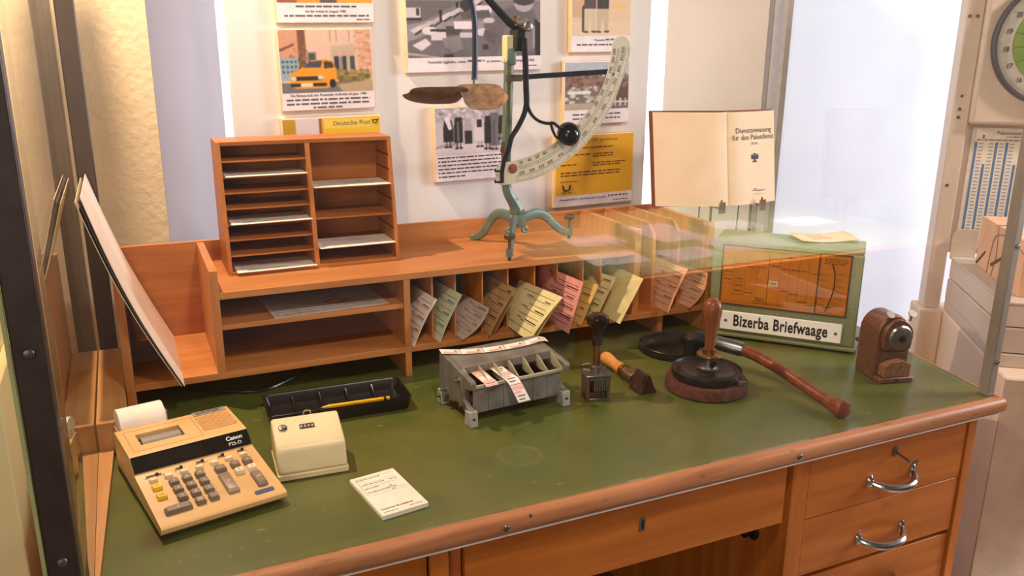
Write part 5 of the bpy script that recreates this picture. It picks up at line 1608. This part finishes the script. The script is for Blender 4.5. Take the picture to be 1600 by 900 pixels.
# body with an opening for the printer: built as side walls and cross pieces of one shell
b = MB()
x0w, x1w, y0w, y1w = 0.029, 0.108, 0.197, 0.244
b.prism(prof_c, 0.0, x0w, 'yz')
b.prism(prof_c, x1w, CW, 'yz')
front = [p for p in prof_c if p[0] < y0w - 0.02 and p[1] > 0.0075]
front = [(-0.030, 0.008), (-0.037, 0.014), (-0.037, 0.021), (-0.033, 0.0245), (0.129, 0.0435), (0.132, 0.046), (0.157, 0.0675), (0.162, 0.069), (y0w, 0.0701), (y0w, 0.008)]
b.prism(front, x0w, x1w, 'yz')
b.prism([(y1w, 0.008), (y1w, 0.0715), (0.276, 0.0725), (0.285, 0.068), (0.285, 0.010), (0.275, 0.006)], x0w, x1w, 'yz')
body = b.obj('body', IVORY, ca)
bx('printer_well', BLACKPL, ca, x0w, x1w, y0w, y1w, 0.02, 0.034)
MB().lathe([(0.0205, 0.0), (0.0205, 0.070)], 24, Matrix.Translation((0.034, 0.2205, 0.0515)) @ Matrix.Rotation(R(90), 4, 'Y')).obj('platen', mat('platen_grey', (132, 122, 116), 0.5), ca)
for x in (0.030, 0.1045):
    MB().lathe([(0.010, 0), (0.010, 0.003)], 14, Matrix.Translation((x, 0.222, 0.056)) @ Matrix.Rotation(R(90), 4, 'Y')).obj('platen_end', CHROME, ca)
fr = MB()
zt_ = 0.0722
for a in ((0.012, 0.136, 0.1745, 0.1752), (0.012, 0.136, 0.262, 0.2627), (0.012, 0.0127, 0.1745, 0.2627), (0.1353, 0.136, 0.1745, 0.2627)):
    z = 0.069 + (a[2] - 0.162) * 0.0307
    z2 = 0.069 + (a[3] - 0.162) * 0.0307
    fr.prism([(a[2], z + 0.0001), (a[3], z2 + 0.0001), (a[3], z2 + 0.0003), (a[2], z + 0.0003)], a[0], a[1], 'yz')
fr.obj('cover_seam', mat('seam_brown', (150, 106, 58), 0.6), ca)
# display
dM = plane_M((0.0, 0.1325, 0.0468), (1, 0, 0), (0, 0.0245, 0.0211))
dp = bx('display_window', mat('display_black', (16, 14, 14), 0.18), ca, 0.0005, 0.2115, 0.0, 0.0325, 0.0002, 0.0012, 0.0, dM)
text('Canon', 0.0115, WHITE, dp, dM @ Matrix.Translation((0.168, 0.0175, 0.0014)), bold=0.0003, name='brand_lettering')
text('P25-D', 0.0095, WHITE, dp, dM @ Matrix.Translation((0.170, 0.0065, 0.0014)), name='model_lettering')
bx('display_tube', mat('display_dark', (30, 26, 25), 0.1), dp, 0.03, 0.125, 0.006, 0.027, 0.0013, 0.0015, 0.0, dM)
# grille
gz = lambda y: 0.069 + (y - 0.162) * 0.0307
grm = MB()
for k in range(11):
    y = 0.190 + k * 0.0062
    grm.prism([(y, gz(y) + 0.0002), (y + 0.0035, gz(y + 0.0035) + 0.0002), (y + 0.0035, gz(y + 0.0035) + 0.0014), (y, gz(y) + 0.0014)], 0.142, 0.206, 'yz')
grm.obj('grille', mat('ivory_shadow', (206, 158, 100), 0.5), ca)
bx('info_plate', mat('info_plate_grey', (140, 130, 122), 0.45), ca, 0.143, 0.206, 0.260, 0.277, gz(0.27) - 0.001, gz(0.27) + 0.0012)
bars(word_rows(0.148, 0.200, 0.274, 2, 0.006, 0.003, rng, 0.3), INK, ca, plane_M((0, 0, gz(0.27) + 0.0013), (1, 0, 0), (0, 1, 0)), 'info_lines')
# keys
kz_ = lambda y: 0.0245 + (y + 0.033) * 0.1173
kang = math.atan(0.1173)


def keycap(x, y, w, d, h, m, ch=None, nm_='key', tm=None, ts=0.0075):
    M = Matrix.Translation((x, y, kz_(y) - 0.0005)) @ Matrix.Rotation(kang, 4, 'X')
    k = loft([[M @ p for p in rrect(w, d, 0.002, 0.0, 3)], [M @ p for p in rrect(w, d, 0.002, h * 0.55, 3)], [M @ p for p in rrect(w * 0.82, d * 0.80, 0.002, h, 3)]]).obj(nm_, m, ca)
    if ch:
        text(ch, ts, tm or KWHITE, k, M @ Matrix.Translation((0, -ts * 0.35, h + 0.0002)), name='key_legend', align='CENTER', extrude=0.0001)
    return k


KX = {1: 0.053, 2: 0.0755, 3: 0.098}
for (cx, cy, chh) in ((1, .078, '7'), (2, .079, '8'), (3, .080, '9'), (1, .053, '4'), (2, .054, '5'), (3, .055, '6'), (1, .028, '1'), (2, .029, '2'), (3, .029, '3'), (2, .003, '00'), (3, .004, '.')):
    keycap(KX[cx], cy, 0.0165, 0.017, 0.009, KGREY, chh)
keycap(0.038, 0.0, 0.044, 0.017, 0.009, KGREY, '0')
keycap(0.134, 0.079, 0.020, 0.017, 0.009, KGREY, '-', ts=0.010)
keycap(0.133, 0.031, 0.020, 0.062, 0.009, mat('key_taupe', (138, 122, 106), 0.42), '+', ts=0.011)
keycap(0.161, 0.080, 0.0165, 0.017, 0.009, KGREY, '÷')
keycap(0.1605, 0.056, 0.0165, 0.015, 0.009, KWHITE, '%', tm=INKG)
keycap(0.184, 0.081, 0.0165, 0.017, 0.009, KGREY, '×')
keycap(0.1835, 0.056, 0.0165, 0.015, 0.009, KWHITE, '=', tm=INKG)
kk = keycap(0.183, 0.019, 0.0175, 0.046, 0.009, KGREY, 'M*')
keycap(0.024, 0.077, 0.0165, 0.016, 0.008, KYEL, 'C', tm=INKG)
keycap(0.024, 0.047, 0.0165, 0.016, 0.008, KYEL, 'CE', tm=INKG)
for k, x in enumerate((0.024, 0.050, 0.077, 0.104, 0.131, 0.158, 0.185)):
    keycap(x, 0.101 + 0.0008 * k, 0.0145, 0.009, 0.007, KWHITE, nm_='function_key')
slm = mat('switch_brown', (52, 34, 24), 0.5)
for x, y, w in ((0.029, 0.119, 0.026), (0.073, 0.121, 0.012), (0.111, 0.123, 0.014), (0.149, 0.124, 0.010), (0.186, 0.125, 0.011)):
    M = Matrix.Translation((x, y, kz_(y))) @ Matrix.Rotation(kang, 4, 'X')
    s_ = bx('slide_switch', slm, ca, -w / 2, w / 2, -0.0022, 0.0022, -0.001, 0.0008, 0.0, M)
    bx('switch_knob', BLACKPL, s_, w * 0.12, w * 0.12 + 0.005, -0.002, 0.002, 0.0008, 0.004, 0.0006, M)
    bars(word_rows(-w / 2 - 0.003, w / 2 + 0.005, -0.0042, 1, 0.003, 0.0018, rng, 0.0), INK, ca, M @ Matrix.Translation((0, 0, 0.0002)), 'switch_legend')
M = Matrix.Translation((0.179, -0.018, kz_(-0.018))) @ Matrix.Rotation(kang, 4, 'X')
loft([[M @ p for p in rrect(0.034, 0.011, 0.003, 0.0, 3)], [M @ p for p in rrect(0.034, 0.011, 0.003, 0.0012, 3)]]).obj('badge', KBLUE, ca)
for fx in (0.02, 0.19):
    for fy in (-0.01, 0.26):
        MB().lathe([(0.008, 0.0), (0.008, 0.010)], 12, Matrix.Translation((fx, fy, 0))).obj('rubber_foot', BLACKPL, ca)
# paper roll behind the body
RM = Matrix.Translation((0.014, 0.318, 0.066)) @ Matrix.Rotation(R(90), 4, 'Y')
rl_ = MB().lathe([(0.008, 0.0), (0.0315, 0.0), (0.0320, 0.001), (0.0320, 0.083), (0.0315, 0.084), (0.008, 0.084), (0.008, 0.0)], 36, RM, caps=False).obj('paper_roll', PAPER, ca)
bx('roll_holder', IVORY, ca, 0.010, 0.1035, 0.285, 0.345, 0.012, 0.030, 0.002)
bx('roll_arm', mat('grey_arm', (150, 140, 130), 0.5), ca, 0.100, 0.103, 0.300, 0.338, 0.028, 0.082, 0.001)
bx('roll_arm', IVORY, ca, 0.0105, 0.0130, 0.300, 0.338, 0.028, 0.060, 0.001)

# ================================================================ masonry plinth and parcel scale beyond the right pane
MA_ = R(-36.64)
PO = (2.056, 1.349, 0.0)
pl_ = MB().box(0.0, 1.2, 0.0, 0.72, FZ, -0.054).box(-0.075, -0.0002, 0.60, 0.72, FZ, -0.054).obj('wall_plinth', mat('white_plaster', (226, 206, 186), 0.9, 0, (218, 196, 176), 6, bump=0.2, bscale=60), bevel=0.006)
pl_.location = PO
pl_.rotation_euler = (0, 0, MA_)
struct(pl_)
fr_ = MB().box(0.0, 1.2, -0.012, -0.0005, FZ, -0.056).obj('wall_right', PLAST)
fr_.location = PO
fr_.rotation_euler = (0, 0, MA_)
struct(fr_)

ps = thing('parcel_scale', 'large beige parcel scale with a round dial beside the showcase', 'parcel scale', (PO[0], PO[1], -0.0535), MA_)
pz = lambda z: z + 0.0535
bx('base', MACH2, ps, 0.004, 0.62, 0.08, 0.62, 0.0, pz(-0.016), 0.003)
bx('apron', MACH2, ps, 0.000, 0.62, 0.085, 0.61, pz(-0.014), pz(0.058), 0.004)
bx('apron', MACH, ps, 0.002, 0.62, 0.085, 0.61, pz(0.0605), pz(0.122), 0.004)
bx('platform', MACH2, ps, -0.004, 0.63, 0.08, 0.615, pz(0.1235), pz(0.131), 0.002)
bx('column', MACH, ps, -0.057, -0.0065, 0.625, 0.70, 0.0, pz(1.25), 0.004)
bx('back_plate', MACH, ps, -0.006, 0.62, 0.66, 0.70, pz(0.132), pz(0.5545), 0.002)
hs_ = bx('dial_housing', MACH, ps, -0.006, 0.62, 0.60, 0.70, pz(0.556), pz(1.25), 0.010)
MB().prism([(-0.004, pz(0.1315)), (0.07, pz(0.1315)), (0.07, pz(0.222))] + [(0.024 - 0.028 * math.sin(R(a)), pz(0.194) + 0.028 * math.cos(R(a))) for a in range(0, 91, 15)], 0.604, 0.612, 'xz').obj('tray_end', MACH2, ps)
for x, z in ((-0.047, 0.878), (-0.025, 0.878), (-0.035, 0.64), (-0.037, 0.60), (-0.037, 0.575), (-0.04, 0.36)):
    screw(ps, (x, 0.6248, pz(z)), (0, -1, 0), 0.005, DARKST)
DC = (0.205, pz(0.803))
DMx = lambda y: Matrix.Translation((DC[0], y, DC[1])) @ Matrix.Rotation(R(90), 4, 'X')
rim = MB().lathe([(0.189, 0.0), (0.189, 0.022), (0.186, 0.027), (0.178, 0.027), (0.174, 0.016), (0.174, 0.0)], 64, DMx(0.6), caps=False).obj('dial_rim', GREYRIM, ps)
dfc = MB().lathe([(0.174, 0.004), (0.002, 0.0042)], 64, DMx(0.6), caps=False).obj('dial_face', DIALF, ps)
sec = MB()
r0, r1 = 0.070, 0.128
N = 24
for k in range(N):
    a0, a1 = R(135 + k * 12), R(135 + (k + 1) * 12)
    if k >= 22:
        break
    pts = [(DC[0] + r0 * math.cos(a0), DC[1] + r0 * math.sin(a0)), (DC[0] + r1 * math.cos(a0), DC[1] + r1 * math.sin(a0)), (DC[0] + r1 * math.cos(a1), DC[1] + r1 * math.sin(a1)), (DC[0] + r0 * math.cos(a1), DC[1] + r0 * math.sin(a1))]
    sec.prism(pts, 0.5945, 0.5952, 'xz')
sec.obj('green_sector', DGREEN, dfc)
tk = MB()
for k in range(120):
    a = R(60 + k * 2.2)
    rr0, rr1 = (0.163, 0.170) if k % 5 else (0.159, 0.170)
    c_, s_ = math.cos(a), math.sin(a)
    w = 0.0004
    tk._add([(DC[0] + r_ * c_ + e * w * s_, 0.5949, DC[1] + r_ * s_ - e * w * c_) for r_, e in ((rr0, 1), (rr0, -1), (rr1, -1), (rr1, 1))], [(0, 1, 2, 3)])
for k in range(7):
    a = R(147 + k * 20.5)
    c_, s_ = math.cos(a), math.sin(a)
    tk._add([(DC[0] + r_ * c_ + e * 0.0006 * s_, 0.5942, DC[1] + r_ * s_ - e * 0.0006 * c_) for r_, e in ((0.07, 1), (0.07, -1), (0.128, -1), (0.128, 1))], [(0, 1, 2, 3)])
tk.obj('graduation', INK, dfc, smooth=0, fix=False)
for k, s_ in enumerate(('20', '19', '18', '17', '16', '15', '14')):
    a = R(147 + k * 20.5)
    text(s_, 0.022, INK, dfc, plane_M((DC[0] + 0.146 * math.cos(a), 0.5945, DC[1] + 0.146 * math.sin(a) - 0.008), (1, 0, 0), (0, 0, 1)), name='numeral', align='CENTER', xs=0.8)
MB().lathe([(0.022, 0.0), (0.020, 0.006), (0.006, 0.010)], 24, DMx(0.5935)).obj('dial_boss', BRASS, dfc)
MB().prism([(DC[0] - 0.004, DC[1]), (DC[0] + 0.004, DC[1]), (DC[0] + 0.001, DC[1] + 0.16), (DC[0] - 0.001, DC[1] + 0.16)], 0.589, 0.590, 'xz').obj('dial_pointer', INK, dfc)
MB().lathe([(0.175, 0.0205), (0.002, 0.0207)], 48, DMx(0.6), caps=False).obj('dial_glass', CLEAR, ps)

pt = thing('price_table', 'white parcel rate table with blue columns under the scale dial', 'price table', (PO[0], PO[1], -0.0535), MA_)
bx('sheet', PAPER, pt, 0.018, 0.42, 0.6500, 0.6590, pz(0.150), pz(0.543), 0.001)
tM_ = plane_M((0, 0.6498, 0), (1, 0, 0), (0, 0, 1))
cols, nums = [], []
for k in range(12):
    x = 0.030 + k * 0.030
    cols.append((x, x + 0.008, pz(0.165), pz(0.498 - 0.07 * (k % 3 == 1))))
    for r_ in range(30):
        z = pz(0.495) - r_ * 0.011
        nums.append((x + 0.012, x + 0.025, z - 0.0045, z))
bars(cols, BLUE, pt, tM_, 'blue_columns')
bars(nums, mat('ink_blue_grey', (150, 158, 172), 0.7), pt, tM_, 'price_figures')
text('Paketzonentarif', 0.016, INK, pt, plane_M((0.09, 0.6497, pz(0.522)), (1, 0, 0), (0, 0, 1)), name='table_heading')
bars(word_rows(0.12, 0.26, pz(0.517), 1, 0.004, 0.003, rng, 0.1) + [(0.05, 0.40, pz(0.508), pz(0.5086)), (0.050, 0.056, pz(0.510), pz(0.520))] + word_rows(0.035, 0.40, pz(0.506), 1, 0.004, 0.0035, rng, 0.0), INKG, pt, tM_, 'table_lines')

pk = thing('parcel_carton', 'brown carton tied with string on the parcel scale', 'parcel', (PO[0], PO[1], -0.0535), MA_)
bx('carton', CARTON, pk, 0.045, 0.36, 0.14, 0.515, pz(0.1315), pz(0.285), 0.002)
sg = MB()
sy = 0.36
sg.tube([(0.0435, sy, pz(0.1325)), (0.0435, sy - 0.02, pz(0.2)), (0.0435, sy, pz(0.286)), (0.20, sy, pz(0.2865)), (0.3615, sy, pz(0.286)), (0.3615, sy, pz(0.1325))], 0.0012, 6)
sg.tube(catmull([(0.0435, 0.40, pz(0.135)), (0.0432, 0.39, pz(0.2)), (0.0432, 0.37, pz(0.25)), (0.0432, 0.30, pz(0.268)), (0.0432, 0.20, pz(0.262)), (0.0432, 0.142, pz(0.25))], 5), 0.0012, 6)
sg.obj('string', mat('string', (160, 116, 84), 0.8), pk)
fl = MB()
fl.prism([(0.508, pz(0.14)), (0.44, pz(0.19)), (0.436, pz(0.186)), (0.50, pz(0.136))], 0.0430, 0.0448, 'yz')
fl.prism([(0.38, pz(0.165)), (0.24, pz(0.235)), (0.236, pz(0.228)), (0.37, pz(0.160))], 0.0430, 0.0448, 'yz')
fl.obj('flap_slit', mat('slit_dark', (96, 56, 34), 0.8), pk)

# ================================================================ table vitrine at the photographer's right, mirrored in the front pane
vt = thing('table_vitrine', 'low table showcase with green lining and white documents', 'showcase', (2.0, -0.08, FZ))
vz = 0.10 - FZ
bx('case_body', OX, vt, -0.8, 0.8, -0.62, 0.36, vz - 0.12, vz - 0.004, 0.004)
bx('lining', BIZ, vt, -0.78, 0.78, -0.60, 0.34, vz - 0.0038, vz)
for lx in (-0.77, 0.77):
    for ly in (-0.59, 0.33):
        bx('leg', OZ, vt, lx - 0.025, lx + 0.025, ly - 0.025, ly + 0.025, 0.0, vz - 0.1205)
for k, (dx, dy, w, d, a) in enumerate(((-0.55, 0.12, 0.21, 0.15, 4), (-0.28, 0.16, 0.21, 0.15, -3), (0.02, 0.10, 0.30, 0.21, 2), (0.36, 0.15, 0.21, 0.15, -2), (-0.48, -0.14, 0.21, 0.15, 2), (-0.16, -0.16, 0.21, 0.30, -2), (0.18, -0.18, 0.21, 0.15, 3), (0.5, -0.12, 0.21, 0.15, 0))):
    o = tag(MB().box(-w / 2, w / 2, -d / 2, d / 2, 0, 0.001).obj('document', PAPER), 'white document sheet laid out in the green lined table showcase', 'document', 'documents in the table showcase')
    o.location = (2.0 + dx, -0.08 + dy, 0.1003)
    o.rotation_euler = (0, 0, R(a))
lamp('vitrine_spotlight', 'SPOT', (2.0, -0.08, 1.15), (2.0, -0.08, 0.1), 950, (1.0, 0.96, 0.90), 0.03, angle=82, blend=0.7)

# ================================================================ neighbouring plinth beyond the left pane
dp_ = thing('display_plinth', 'pale yellow display plinth standing left of the glass case', 'plinth', (-0.62, 1.75, FZ))
bx('plinth_body', mat('pale_yellow_paint', (238, 216, 156), 0.7, 0, (232, 210, 150), 4), dp_, -0.40, 0.40, -0.30, 0.35, 0.0, 1.02, 0.004)
bx('plinth_panel', mat('pale_yellow_paint', (226, 202, 146), 0.7), dp_, -0.38, 0.385, -0.28, 0.33, 1.0205, 1.50, 0.004)
